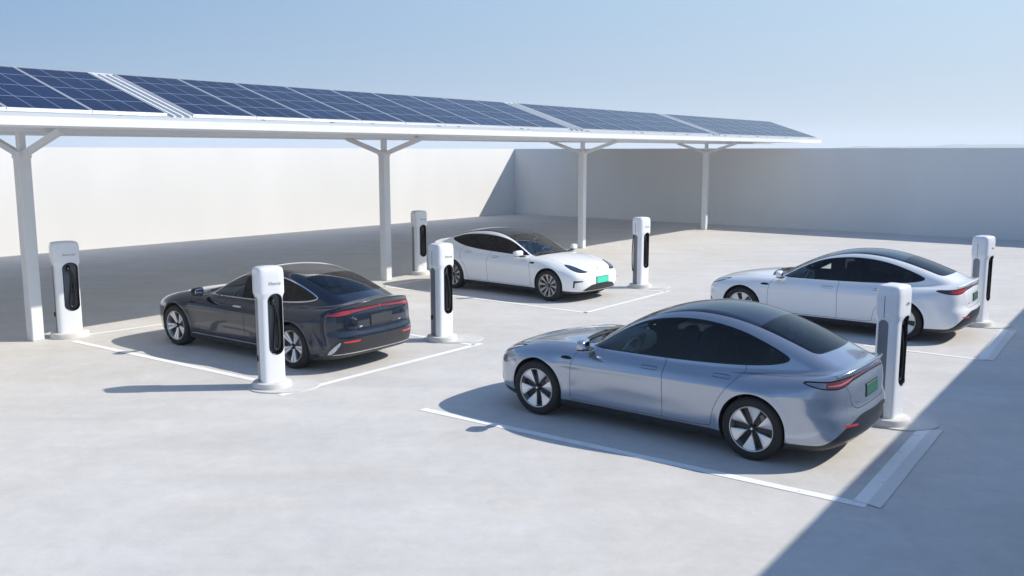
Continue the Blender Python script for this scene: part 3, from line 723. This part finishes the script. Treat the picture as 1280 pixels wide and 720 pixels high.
def linepaint(name,col,wear):
    m,nt,b=new_mat(name); L=nt.links.new; tc=nt.nodes.new('ShaderNodeTexCoord')
    n=nt.nodes.new('ShaderNodeTexNoise'); n.inputs['Scale'].default_value=9; n.inputs['Detail'].default_value=9; n.inputs['Roughness'].default_value=.7; L(tc.outputs['Object'],n.inputs['Vector'])
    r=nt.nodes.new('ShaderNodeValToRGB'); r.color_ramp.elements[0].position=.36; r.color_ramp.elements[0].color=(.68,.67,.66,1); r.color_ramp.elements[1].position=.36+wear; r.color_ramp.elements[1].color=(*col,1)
    L(n.outputs['Fac'],r.inputs[0]); L(r.outputs[0],b.inputs['Base Color']); b.inputs['Roughness'].default_value=.6
    return m
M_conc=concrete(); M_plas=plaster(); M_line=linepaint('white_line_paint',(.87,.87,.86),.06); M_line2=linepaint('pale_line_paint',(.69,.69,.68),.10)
M_steel=P('white_coated_steel',(.70,.71,.72),.4,noise=.03,nscale=3); M_deck=P('deck_sheet',(.76,.79,.84),.5,noise=.04)
M_shell=P('charger_shell',(.80,.81,.83),.28,coat=.4); M_panel=P('charger_grey_panel',(.20,.21,.24),.35,metal=.3); M_slot=P('charger_recess',(.012,.012,.014),.25)
M_back=P('recess_back',(.15,.17,.20),.4); M_cable=P('cable_rubber',(.012,.012,.013),.4); M_text=P('grey_lettering',(.11,.11,.115),.4); M_pad=P('pad_concrete',(.60,.59,.57),.75,noise=.05,bump=.1)
M_frame=P('panel_frame',(.62,.64,.67),.35,metal=.5)

def solar_cell_mat():
    m,nt,b=new_mat('solar_cells'); L=nt.links.new; tc=nt.nodes.new('ShaderNodeTexCoord'); sx=nt.nodes.new('ShaderNodeSeparateXYZ'); L(tc.outputs['Object'],sx.inputs[0])
    def M(op,a,b_=None):
        n=nt.nodes.new('ShaderNodeMath'); n.operation=op
        for i,q in enumerate((a,b_)):
            if q is None: continue
            if isinstance(q,(int,float)): n.inputs[i].default_value=q
            else: L(q,n.inputs[i])
        return n.outputs[0]
    def grid(s,step,w): # 1 on the line
        f=M('FRACT',M('DIVIDE',M('ADD',s,step*100),step)); return M('LESS_THAN',M('MULTIPLY',M('MINIMUM',f,M('SUBTRACT',1.0,f)),step),w)
    wide=M('MAXIMUM',grid(sx.outputs[1],.63,.008),grid(sx.outputs[0],.41,.005))
    thin=M('MAXIMUM',grid(sx.outputs[1],.157,.0018),grid(sx.outputs[0],.157,.0018))
    n=nt.nodes.new('ShaderNodeTexNoise'); n.inputs['Scale'].default_value=1.2; L(tc.outputs['Object'],n.inputs['Vector'])
    oi=nt.nodes.new('ShaderNodeObjectInfo'); add=M('ADD',M('MULTIPLY',n.outputs['Fac'],.6),M('MULTIPLY',oi.outputs['Random'],.4))
    r=nt.nodes.new('ShaderNodeValToRGB'); r.color_ramp.elements[0].position=.3; r.color_ramp.elements[0].color=(.004,.009,.042,1); r.color_ramp.elements[1].position=.75; r.color_ramp.elements[1].color=(.008,.017,.068,1); L(add,r.inputs[0])
    m1=nt.nodes.new('ShaderNodeMix'); m1.data_type='RGBA'; L(M('MULTIPLY',thin,.35),m1.inputs['Factor']); L(r.outputs[0],m1.inputs[6]); m1.inputs[7].default_value=(.10,.14,.26,1)
    m2=nt.nodes.new('ShaderNodeMix'); m2.data_type='RGBA'; L(wide,m2.inputs['Factor']); L(m1.outputs[2],m2.inputs[6]); m2.inputs[7].default_value=(.26,.31,.42,1)
    L(m2.outputs[2],b.inputs['Base Color']); b.inputs['Roughness'].default_value=.16; b.inputs['Specular IOR Level'].default_value=.07
    return m
M_cell=solar_cell_mat()

# ---- ground, walls, mountains
g=MB(); S=4000.0
g.add([(-S,-S,0),(S,-S,0),(S,S,0),(-S,S,0)],[(0,1,2,3)])
tag(g.build('ground',M_conc),kind='structure')
def wall(p,q,th,label):
    """p to q is the inner face; thickness goes to the right-hand side of p->q"""
    p=Vector(p); q=Vector(q); d=(q-p); L_=d.length; d.normalize(); n=Vector((d.y,-d.x,0)); 
    o=MB().box((L_/2,-th/2,EYE/2),(L_,th,EYE),bev=.006).build('perimeter_wall',M_plas)
    o.location=(p.x,p.y,0); o.rotation_euler=(0,0,math.atan2(d.y,d.x))
    tag(o,label,'wall',None); return o
H=EYE
corner=Vector((.039*H,14.921*H,0)); dl=Vector((math.sin(R(38.65)),math.cos(R(38.65)),0)); dr=Vector((dl.y,-dl.x,0))
A=corner-dl*H*15; B=corner+dr*H*9.05
def yv(p,th): return p
# left wall: its back is on the left, so run corner -> A puts thickness right-hand = away from the lot
wall(A-dl*0,corner+dl*.0,-.25,'long sunlit white plaster wall running behind the solar canopy')
wall(corner-dr*.25,B,-.25,'shaded grey-looking plaster wall across the far end of the lot')
C0=Vector((1.877*H,2.145*H,0)); dc=Vector((.5835,.8121,0)); 
t=((B-C0).dot(dl))/dc.dot(dl)
wall(C0+dc*(t-.02),C0-dc*3*H,-.25,'white wall out of frame on the right that shades the near ground')

def ridge(name,x0,y0,x1,y1,hs,depth,mat,seed):
    r=random.Random(seed); n=90; m=14; V=[];F=[]
    d=Vector((x1-x0,y1-y0,0)); L_=d.length; d.normalize(); nn=Vector((-d.y,d.x,0))
    hc=curve(hs,.03)
    for i in range(n+1):
        u=i/n
        for j in range(m+1):
            v=j/m; prof=math.sin(math.pi*v)**1.3
            hh=float(hc(u))*prof*(1+.10*math.sin(u*47+v*5)+.07*math.sin(u*101-v*9)+.04*r.uniform(-1,1))
            p=Vector((x0,y0,0))+d*L_*u+nn*(v-.5)*depth
            V.append((p.x,p.y,hh-.5))
    for i in range(n):
        for j in range(m):
            a=i*(m+1)+j; F.append((a,a+m+1,a+m+2,a+1))
    return tag(mesh_obj(name,V,F,mat,smooth=True),kind='structure')
M_hill=P('hill_scrub',(.16,.17,.16),.9,noise=.2,nscale=.02)
ridge('mountains',860,3000,2800,2300,[(0,3),(.10,17),(.2,19),(.28,23),(.34,28),(.40,25),(.46,27),(.52,42),(.60,52),(.8,44),(1,10)],520,M_hill,3)

# ---- painted bays (world metres)
def px(x,y): return None
def stripe(pts,mat,z,name='bay_marking'):
    V=[(H*a,H*b,z) for a,b in pts]; return tag(mesh_obj(name,V,[tuple(range(len(V)))],mat),kind='structure')
def line(a,b,w,mat=None,z=.004,name='bay_marking'):
    a=Vector((a[0]*H,a[1]*H,z)); b=Vector((b[0]*H,b[1]*H,z)); d=(b-a); L_=d.length; d.normalize(); n=Vector((-d.y,d.x,0))*w/2
    k=max(1,int(L_/.25)); V=[];F=[]
    for i in range(k+1):
        p=a+d*L_*i/k; j1=rnd.uniform(-.002,.002); V += [tuple(p-n*(1+j1*8)),tuple(p+n*(1+j1*6))]
        if i<k: F.append((2*i,2*i+2,2*i+3,2*i+1))
    return tag(mesh_obj(name,V,F,mat or M_line),kind='structure')

# ---- thin air between the lot and the mountains
hz=MB(); hz.box((1200,1650,27.5),(5200,3460,57.0)); hz=hz.build('haze',None); tag(hz,kind='stuff')
mh=bpy.data.materials.new('haze_air'); mh.use_nodes=True; nth=mh.node_tree
for n in list(nth.nodes): nth.nodes.remove(n)
oh=nth.nodes.new('ShaderNodeOutputMaterial'); pv=nth.nodes.new('ShaderNodeVolumePrincipled'); pv.inputs['Density'].default_value=HAZE; pv.inputs['Color'].default_value=(.86,.93,1,1); pv.inputs['Anisotropy'].default_value=0.0
nth.links.new(pv.outputs[0],oh.inputs['Volume']); hz.data.materials.append(mh)
# left bay
line((-2.33,4.80),(-1.13,3.955),.12); line((-.96,3.70),(-.16,4.74),.12); line((-2.33,4.98),(-1.95,5.38),.10); line((-.20,4.70),(-.62,5.02),.10)
# middle bay
line((-.96,6.80),(.475,5.66),.10); line((.455,5.665),(1.14,6.58),.095); line((-.96,6.79),(-.70,7.15),.10); line((1.10,6.53),(.80,6.80),.09)
# near right bay, with the broad double stripe behind the car
line((-.352,3.497),(1.01,2.502),.125)
def quad(p,mat,z): return tag(mesh_obj('bay_marking',[(H*a,H*b,z) for a,b in p],[(0,1,2,3)],mat),kind='structure')
quad([(.985,2.538),(1.015,2.512),(1.515,3.222),(1.470,3.226)],M_line,.008)
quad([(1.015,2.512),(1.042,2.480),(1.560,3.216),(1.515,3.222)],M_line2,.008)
# far right bay
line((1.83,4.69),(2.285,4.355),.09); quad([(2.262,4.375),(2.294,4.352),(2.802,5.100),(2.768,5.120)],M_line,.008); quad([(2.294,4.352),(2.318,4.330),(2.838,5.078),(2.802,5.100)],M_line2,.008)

# ---- chargers
def charger_parts(root,side_cable=True,text='',tsize=.058,slot_dx=.042,text_dx=.035):
    hw=lambda z: .170+.024*max(0,min(1,(z-1.285)/.07))**1.0
    n=72; zs=[.085]+[.085+i*.02 for i in range(1,60)]+[1.285+.0117*i for i in range(0,7)]+[1.37+.02*i for i in range(0,14)]
    zs=sorted(set(round(z,4) for z in zs))
    def ring(z,k):
        a=2*math.pi*k/n; e=.42; c_,s_=math.cos(a),math.sin(a)
        w=hw(z); d=.145+.014*max(0,min(1,(z-1.285)/.07))
        top=max(0,(z-1.60)/.12); sh=math.sqrt(max(0,1-(min(top,1)**2)*.22))
        return (math.copysign(abs(c_)**e,c_)*w*sh, math.copysign(abs(s_)**e,s_)*d*sh+(0 if z<1.285 else 0), z)
    zs=[z for z in zs if z<1.60]+[1.60,1.62,1.64,1.655,1.668,1.678]
    V=[ring(z,k) for z in zs for k in range(n)]; F=[]
    for i in range(len(zs)-1):
        for k in range(n):
            a=i*n+k;b=i*n+(k+1)%n; F+= [(a,b,b+n),(a,b+n,a+n)]
    base=(len(zs)-1)*n
    for j,(sc,dz) in enumerate([(.97,.016),(.90,.030),(.70,.042),(.35,.049),(.02,.050)]):
        m=len(V)
        for k in range(n):
            x,y,z=V[base+k]; V.append((x*sc,y*sc,1.678+dz))
        pr=base if j==0 else m-n
        for k in range(n):
            a=pr+k;b=pr+(k+1)%n; F+=[(a,b,m+(k+1)%n),(a,m+(k+1)%n,m+k)]
    V=np.array(V); F=np.array(F)
    cx=slot_dx; r=.108; z0,z1=.485,1.352
    def gs(V): 
        zc=np.clip(V[:,2],z0+r,z1-r); return np.where(V[:,1]<0,np.hypot(V[:,0]-cx,V[:,2]-zc)-r,1.)
    def gp(V): # grey strip on both sides
        zc=np.clip(V[:,2],-1,1.30-.062); return np.where(np.abs(V[:,0])>.11,np.hypot(V[:,1]-.03,V[:,2]-zc)-.062,1.)
    def gl(V): # fine slit up the side of the head
        return np.where(np.abs(V[:,0])>.11,np.maximum(np.abs(V[:,1]-.02)-.004,np.abs(V[:,2]-1.46)-.13),1.)
    for g_ in(gs,gp,lambda V:V[:,2]-(.10),lambda V:np.where(np.abs(V[:,0])>.11,V[:,1]-.024,1.),lambda V:np.where(np.abs(V[:,0])>.11,V[:,1]-.016,1.)):
        V,F=cut(V,F,g_(V))
    C=V[F].mean(1); s=gs(C)<0; p=(gp(C)<0)&(C[:,2]>.10)&~s; l=(gl(C)<0)&~p
    me=np.full(len(F),0); me[p]=1; me[l]=2
    keep=~s
    u,inv=np.unique(F[keep],return_inverse=True); W=V[u]; G=inv.reshape(-1,3)
    o=mesh_obj('housing',W,G,parent=root,mats=[M_shell,M_shell,M_slot],fmat=np.where(me[keep]==2,2,0))
    me_=o.data; me_.polygons.foreach_set('use_smooth',[True]*len(me_.polygons)); me_.set_sharp_from_angle(angle=R(38))
    # side panels, a touch proud of the housing
    for sd in(1,-1):
        m=p&(C[:,0]*sd>0); u,inv=np.unique(F[m],return_inverse=True); W=V[u].copy(); W[:,0]+=sd*.0015
        mesh_obj('side_panel',W,inv.reshape(-1,3),M_panel,root,smooth=True)
    # recess
    def yf(x,z):
        w=hw(z); d=.145+.014*max(0,min(1,(z-1.285)/.07)); e=.42; t=min(1,abs(x)/w)**(1/e*2) 
        c2=min(1,(abs(x)/w)**(2/e)); return -d*(1-c2)**(e/2)
    out=[]
    for k in range(24): a=math.pi*k/23; out.append((cx+r*math.cos(a),z1-r+r*math.sin(a)))
    for k in range(1,20): out.append((cx-r,z1-r+(z0+r-z1+r)*k/20))
    for k in range(24): a=math.pi+math.pi*k/23; out.append((cx+r*math.cos(a),z0+r+r*math.sin(a)))
    for k in range(1,20): out.append((cx+r,z0+r+(z1-r-z0-r)*k/20))
    m=len(out); V2=[];F2=[]
    for sc,dy in((1.0,-.003),(.93,-.002),(.90,.006),(.88,.10)):
        for x,z in out:
            xx=cx+(x-cx)*sc; zm=(z0+z1)/2; zz=zm+(z-zm)*(1-(1-sc)*.22); yy=(yf(x,z)+dy) if dy<.05 else -.02
            V2.append((xx,yy,zz))
    for i in range(3):
        for k in range(m): F2.append((i*m+k,i*m+(k+1)%m,(i+1)*m+(k+1)%m,(i+1)*m+k))
    mesh_obj('recess',V2,F2,M_slot,root,smooth=True)
    mesh_obj('recess_back',[(x,y+.0,z) for x,y,z in V2[3*m:]],[tuple(range(m-1,-1,-1))],M_back,root)
    # plug hanging in the recess, its cable looping down
    pl=MB(); pl.superell((cx-.02,-.075,z1-.115),(.055,.07,.11),.5,14,8); pl.tube([(cx-.02,-.10,z1-.07),(cx-.02,-.125,z1-.10)],.017,10)
    pr=pl.build('plug',M_cable,root,smooth=True)
    MB().superell((cx-.02,-.113,z1-.10),(.026,.02,.026),.6,12,8).build('plug_face',P('plug_metal',(.5,.5,.52),.3,metal=.8) if 'plug_metal' not in bpy.data.materials else bpy.data.materials['plug_metal'],pr,smooth=True)
    pts=[(cx+.0,-.085,z1-.16),(cx+.028,-.095,z1-.26),(cx+.050,-.10,.95),(cx+.057,-.10,.75),(cx+.048,-.10,.60),(cx+.012,-.10,.545),(cx-.022,-.095,.585),(cx-.008,-.08,.72),(cx+.02,-.07,.95),(cx+.03,-.05,1.15)]
    sm=[]; 
    for i in range(len(pts)-1):
        p0=Vector(pts[max(i-1,0)]);p1=Vector(pts[i]);p2=Vector(pts[i+1]);p3=Vector(pts[min(i+2,len(pts)-1)])
        for k in range(6):
            t=k/6; sm.append(.5*((2*p1)+(-p0+p2)*t+(2*p0-5*p1+4*p2-p3)*t*t+(-p0+3*p1-3*p2+p3)*t**3))
    sm.append(Vector(pts[-1])); MB().tube(sm,.019,10).build('charging_cable',M_cable,root,smooth=True)
    if side_cable=='short':
        MB().superell((-.172,.06,.42),(.035,.05,.09),.6,12,8).build('cable_clip',M_cable,root,smooth=True)
    elif side_cable:
        q=[(-.188,.07,1.30),(-.200,.085,1.20),(-.212,.09,1.0),(-.216,.09,.80),(-.212,.09,.62),(-.205,.085,.48),(-.19,.08,.42)]
        MB().tube(q,[.012]*5+[.014,.018],8).build('side_cable',M_cable,root,smooth=True)
    MB().lathe([(0,.098),(.235,.098),(.258,.090),(.268,.070),(.270,.0),(.0,.0)],56).build('base_disc',M_pad,root,auto=40)
    MB().lathe([(0,.112),(.20,.112),(.212,.098)],40).build('base_collar',M_shell,root,auto=40) if False else None
    if text:
        cu=bpy.data.curves.new('t','FONT'); cu.body=text; cu.size=tsize; cu.shear=.25; cu.space_character=1.15; cu.align_x='CENTER'; cu.extrude=.0012
        to=bpy.data.objects.new('t',cu); COL.objects.link(to); dg=bpy.context.evaluated_depsgraph_get(); dg.update()
        mt=bpy.data.meshes.new_from_object(to.evaluated_get(dg)); bpy.data.objects.remove(to)
        mt.materials.clear(); mt.materials.append(M_text)
        for v in mt.vertices:  # wrap the letters onto the curved front
            x=v.co.x+text_dx; z=1.475+v.co.y; v.co=(x,yf(x,z)-.0012-v.co.z,z)
        lo=bpy.data.objects.new('lettering',mt); COL.objects.link(lo); lo.parent=root
chargers=[ # x,y (units of H), facing compass angle, x-scale, side cable, text, label, pad
 (-2.410,4.925,143,1.20,'short','Aercer','white charging post beside the leftmost canopy pillar, its grey recess facing the camera'),
 (-1.030,3.845,146,1.0,'short','Ebpuip','white charging post standing in front of the dark blue saloon'),
 (-.375,4.830,134,1.0,'short','Emcup','white charging post behind the dark saloon, overlapping the rear of the white hatchback'),
 (-.760,7.50,143,1.0,False,'Aercer','small distant white charging post beside the rear of the white hatchback, nearest the long wall'),
 (.952,6.760,139,1.0,True,'Enrcn','white charging post in front of the white hatchback nose, side cable hanging in a bow'),
 (1.395,3.318,137,1.0,False,'APr','large white charging post at the tail of the grey-blue saloon'),
 (2.705,5.255,141,1.0,False,'Acr','white charging post at the tail of the right-hand white fastback, on the right edge')]
pads=[None,(.16,.02,.50,.42),(.20,.10,.52,.40),None,(.22,.06,.52,.42),(.20,.0,.42,.38),(.20,.0,.40,.36)]
for (cx,cy,face,xs,sc,tx,lab_),pad in zip(chargers,pads):
    root=empty('charging_post',(cx*H,cy*H,.0),math.pi-R(face))
    charger_parts(root,sc,tx); root.scale=(xs,1,1)
    tag(root,lab_,'charging post','charging posts around the parked cars')
    if pad:
        V=[];n=48
        for k in range(n):
            a=2*math.pi*k/n; V.append((cx*H+pad[0]*1.0+pad[2]*math.cos(a)*(1+.03*math.sin(3*a)),cy*H+pad[1]+pad[3]*math.sin(a)*(1+.04*math.sin(2*a+1)),.016))
        V+=[(x,y,0.0) for x,y,z in V]; F=[tuple(range(n))]+[(k,k+n,(k+1)%n+n,(k+1)%n) for k in range(n)]
        tag(mesh_obj('concrete_pad',V,F,M_pad),kind='structure')

# ---- canopy
P1=Vector((-2.549*H,4.832*H,0)); dcn=Vector((.5825,.8128,0)); ncn=Vector((-.8128,.5825,0))
F0=Vector((-1.793*H,4.291*H,0))
can=empty('solar_canopy',tuple(P1),0); tag(can,'long white steel canopy topped by tilted blue solar panels on slim pillars','canopy')
def L2(v): return v-P1
def slab(mb,a,b,w0,z0,w1,z1,th):
    """strip from s=a to s=b on the front line, from offset w0,height z0 to offset w1,height z1"""
    Vt=[]
    for s_ in(a,b):
        for (w,z) in((w0,z0),(w1,z1)):
            for t in(0,th):
                v=F0+dcn*s_+ncn*w; v.z=z+t; Vt.append(L2(v))
    mb.add(Vt,[(0,2,3,1),(4,5,7,6),(0,1,5,4),(2,6,7,3),(1,3,7,5),(0,4,6,2)])
SA,SB=-11.0,33.95
m=MB(); slab(m,SA,SB,0,3.66,.16,3.66,.125); m.build('fascia_beam',M_steel,can)
m=MB(); slab(m,SA,SB-.01,.035,3.788,.14,3.788,.045); m.build('gutter_lip',M_frame,can)
# back edge set so that its shadow lands at the foot of the long wall
shv=-Vector((sun_dir.x,sun_dir.y,0))/sun_dir.z
def back_off(s_):
    p=F0+dcn*s_; nw=Vector((-dl.y,dl.x,0)); zb=3.78
    # p + ncn*w + shv*zb on the wall plane
    return ((corner-p-shv*zb).dot(nw)-.015)/ncn.dot(nw)
Vt=[];
for s_ in(SA,SB-.02):
    w=back_off(s_)
    for (ww,z) in((.165,3.665),(w,3.735)):
        for t in(0,.045):
            v=F0+dcn*s_+ncn*ww; v.z=z+t; Vt.append(L2(v))
m=MB(); m.add(Vt,[(0,2,3,1),(4,5,7,6),(0,1,5,4),(2,6,7,3),(1,3,7,5),(0,4,6,2)]); m.build('roof_deck',M_deck,can)
for w in(2.2,3.05,4.2): 
    m=MB(); slab(m,SA+.05,SB-.1,w,3.60+.006*w,w+.10,3.60+.006*w,.075); m.build('purlin',M_steel,can)
posts=[(-2.549,4.832),(-.985,7.150),(.727,9.566),(2.476,11.845)]
pp=[Vector((a*H,b*H,0)) for a,b in posts]; pp.insert(0,pp[0]+(pp[0]-pp[1]))
for k,p in enumerate(pp):
    o=L2(p); c_=o
    m=MB(); rz=math.atan2(dcn.y,dcn.x); m.box((c_.x,c_.y,1.64),(.21,.21,3.28),rz,bev=.012); 
    post=m.build('post',M_steel,can)
    m=MB(); m.box((c_.x,c_.y,3.46),(.12,.12,.355),rz,bev=.008); m.box((c_.x,c_.y,3.24),(.235,.235,.12),rz,bev=.01); m.build('post_head',M_steel,post)
    for sd in(-1,1):
        a=c_+ncn*sd*.06; a.z=3.24; b=c_+ncn*sd*1.32; b.z=3.63
        MB().bar(tuple(a),tuple(b),.09,.10).build('brace',M_steel,post)
# solar panels
tilt_w0,tilt_z0,tilt_w1,tilt_z1=.14,3.845,2.39,4.60
def pan_pt(s_,u,lift=0):
    w=tilt_w0+(tilt_w1-tilt_w0)*u; z=tilt_z0+(tilt_z1-tilt_z0)*u
    v=F0+dcn*s_+ncn*w; v.z=z
    nrm=Vector((-(tilt_z1-tilt_z0)*ncn.x,-(tilt_z1-tilt_z0)*ncn.y,(tilt_w1-tilt_w0))).normalized()
    return v+nrm*lift
slope=math.hypot(tilt_w1-tilt_w0,tilt_z1-tilt_z0); ang=math.atan2(tilt_z1-tilt_z0,tilt_w1-tilt_w0)
Xa=dcn; Ya=Vector((ncn.x*math.cos(ang),ncn.y*math.cos(ang),math.sin(ang))); Za=Xa.cross(Ya)
def panel(proto,s0,s1):
    wd=s1-s0-.012
    if proto is None:
        m=MB(); t=.022
        m.box((wd/2,slope/2,-.022),(wd,slope,.034)); fr=m.build('solar_panel',M_frame,None)
        m=MB(); m.add([(t,t,0),(wd-t,t,0),(wd-t,slope-t,0),(t,slope-t,0)],[(0,1,2,3)]); c=m.build('cell_sheet',M_cell,fr); 
        m=MB()
        for a,b,c2,d in((0,0,wd,t),(0,slope-t,wd,t),(0,t,t,slope-2*t),(wd-t,t,t,slope-2*t)): m.box((a+c2/2,b+d/2,.001),(c2,d,.012))
        m.build('frame_edge',M_frame,fr)
    else: fr=copy_tree(proto)
    o=pan_pt(s0+.006,0,.05)-P1
    Mx=Matrix((Xa,Ya,Za)).transposed().to_4x4(); Mx.translation=o
    fr.matrix_local=Mx; fr.parent=can; fr.scale=(wd/fr.get('_w',wd),1,1) if '_w' in fr else (1,1,1)
    return fr
groups_=[(-5.40,.88,5),(1.36,12.97,9),(13.70,22.25,7),(22.95,33.75,9)]
for a,b,n in groups_:
    proto=None; w=(b-a)/n
    for k in range(n):
        q=panel(proto,a+k*w,a+(k+1)*w)
        if proto is None: proto=q
# white rails in the gaps and the mounting frames below
def rail(s_,w,lift,h_):
    a=pan_pt(s_,-.03,lift)-P1; b=pan_pt(s_,1.01,lift)-P1
    return MB().bar(tuple(a),tuple(b),w,h_,up=tuple(Za)).build('panel_rail',M_steel,can)
for s_ in(.97,1.12,1.27): rail(s_,.045,.02,.045)
for s_ in(13.08,13.33,13.58,22.38,22.60,22.82): rail(s_,.05,.03,.05)
s_=-5.0
while s_<33.6:
    a=pan_pt(s_,.05,-.02)-P1; b=pan_pt(s_,.98,-.02)-P1; MB().bar(tuple(a),tuple(b),.06,.07,up=tuple(Za)).build('support_frame',M_steel,can)
    c2=pan_pt(s_,.96,-.05)-P1; d2=Vector((c2.x,c2.y,3.70)); MB().bar(tuple(d2),tuple(c2),.06,.06,up=(1,0,0)).build('support_leg',M_steel,can)
    s_+=3.2
m=MB(); 
for u in(.0,):
    a=pan_pt(-5.4,1.006,.02)-P1; b=pan_pt(33.75,1.006,.02)-P1; m.bar(tuple(a),tuple(b),.03,.05,up=tuple(Za))
m.build('top_edge_rail',M_steel,can)

# ---- the cars
def put(car,x,y,az):
    car.location=(x,y,0); car.rotation_euler=(0,0,math.atan2(math.cos(R(az)),math.sin(R(az))))
def by_wheels(car,mx,my,az,side,half=.967):
    """mx,my: midpoint between the tyre contacts on the visible side (metres)"""
    d=Vector((math.sin(R(az)),math.cos(R(az)),0)); l=Vector((-d.y,d.x,0)) # left of the car
    c=Vector((mx,my,0))-l*half*side; put(car,c.x,c.y,az)
GRP='electric cars parked in the charging bays'
if 'SKIPCARS' not in globals():
    car,_=grey_car(); by_wheels(car,1.425,10.41,-52.3,1); tag(car,'glossy grey-blue fastback saloon, largest and nearest, seen from its left rear','car',GRP)
    car,_=dark_saloon(); by_wheels(car,-4.58,14.63,-54.0,1); tag(car,'midnight blue saloon with a full-width red tail bar behind a charging post','car',GRP)
    car,_=white_hatch(); by_wheels(car,-.34,21.17,131,-1); tag(car,'white hatchback with its nose and bright green front plate towards the camera','car',GRP)
    car,_=white_fastback(); by_wheels(car,5.62,16.75,-53,1); tag(car,'white fastback parked with its tail to the right-hand post, rear lamps visible','car',GRP)

# ---- light, sky, camera
SK_TL,SK_TR,SK_HL,SK_HR=(.215,.385,.63),(.53,.72,.90),(.31,.415,.545),(.61,.675,.735)
w=bpy.data.worlds.new('World'); scene.world=w; w.use_nodes=True; nt=w.node_tree
s=nt.nodes.new('ShaderNodeTexSky'); s.sky_type='NISHITA'; s.sun_disc=False; s.sun_elevation=SUN_EL; s.sun_rotation=SUN_AZ
s.altitude=0; s.air_density=SKY[1]; s.dust_density=SKY[2]; s.ozone_density=SKY[3]
# low sky: paler towards the horizon and towards the sun, blending into the Nishita dome higher up
def wm(op,a,b_=None,c=None,clamp=False):
    n=nt.nodes.new('ShaderNodeMath'); n.operation=op; n.use_clamp=clamp
    for i,q in enumerate((a,b_,c)):
        if q is None: continue
        if isinstance(q,(int,float)): n.inputs[i].default_value=q
        else: nt.links.new(q,n.inputs[i])
    return n.outputs[0]
def wmix(f,a,b_):
    n=nt.nodes.new('ShaderNodeMix'); n.data_type='RGBA'; nt.links.new(f,n.inputs['Factor'])
    for q,i in((a,6),(b_,7)):
        if isinstance(q,tuple): n.inputs[i].default_value=(*[v/LOWK for v in q],1)
        else: nt.links.new(q,n.inputs[i])
    return n.outputs[2]
LOWK=SKY[0]*2**EXPO
tcw=nt.nodes.new('ShaderNodeTexCoord'); sp=nt.nodes.new('ShaderNodeSeparateXYZ'); nt.links.new(tcw.outputs['Generated'],sp.inputs[0])
az=wm('MULTIPLY_ADD',sp.outputs[0],.95,.5,True); az=wm('SMOOTH_MIN',az,1.0,.1)
zc=wm('MAXIMUM',sp.outputs[2],0.0); fh=wm('POWER',wm('SUBTRACT',1.0,wm('DIVIDE',zc,.20),None,True),1.6)
topc=wmix(az,SK_TL,SK_TR); horc=wmix(az,SK_HL,SK_HR); low=wmix(fh,topc,horc)
wz=wm('DIVIDE',wm("SUBTRACT",zc,.20),.40,None,True); wz=wm('SMOOTH_MIN',wz,1.0,.2)
full=wmix(wz,low,s.outputs[0])
nt.links.new(full,nt.nodes['Background'].inputs[0]); nt.nodes['Background'].inputs[1].default_value=SKY[0]
l=bpy.data.lights.new('sun','SUN'); l.energy=SUNE; l.angle=R(.6); l.color=(1,.94,.835); lo=bpy.data.objects.new('sun',l); COL.objects.link(lo)
lo.rotation_euler=sun_dir.to_track_quat('Z','Y').to_euler(); lo.location=sun_dir*60
cam=bpy.data.objects.new('camera',bpy.data.cameras.new('camera')); COL.objects.link(cam); scene.camera=cam
cam.location=(0,0,EYE); cam.rotation_euler=(R(90-8.457),0,0); cam.data.sensor_width=36; cam.data.lens=36*1150/1280; cam.data.clip_end=8000; cam.data.clip_start=.1
vs=scene.view_settings; vs.view_transform='Standard'; vs.look='None'; vs.gamma=1; vs.use_curve_mapping=False; vs.exposure=EXPO
scene.cycles.volume_bounces=2; scene.cycles.max_bounces=10; scene.cycles.diffuse_bounces=8; scene.cycles.transparent_max_bounces=16
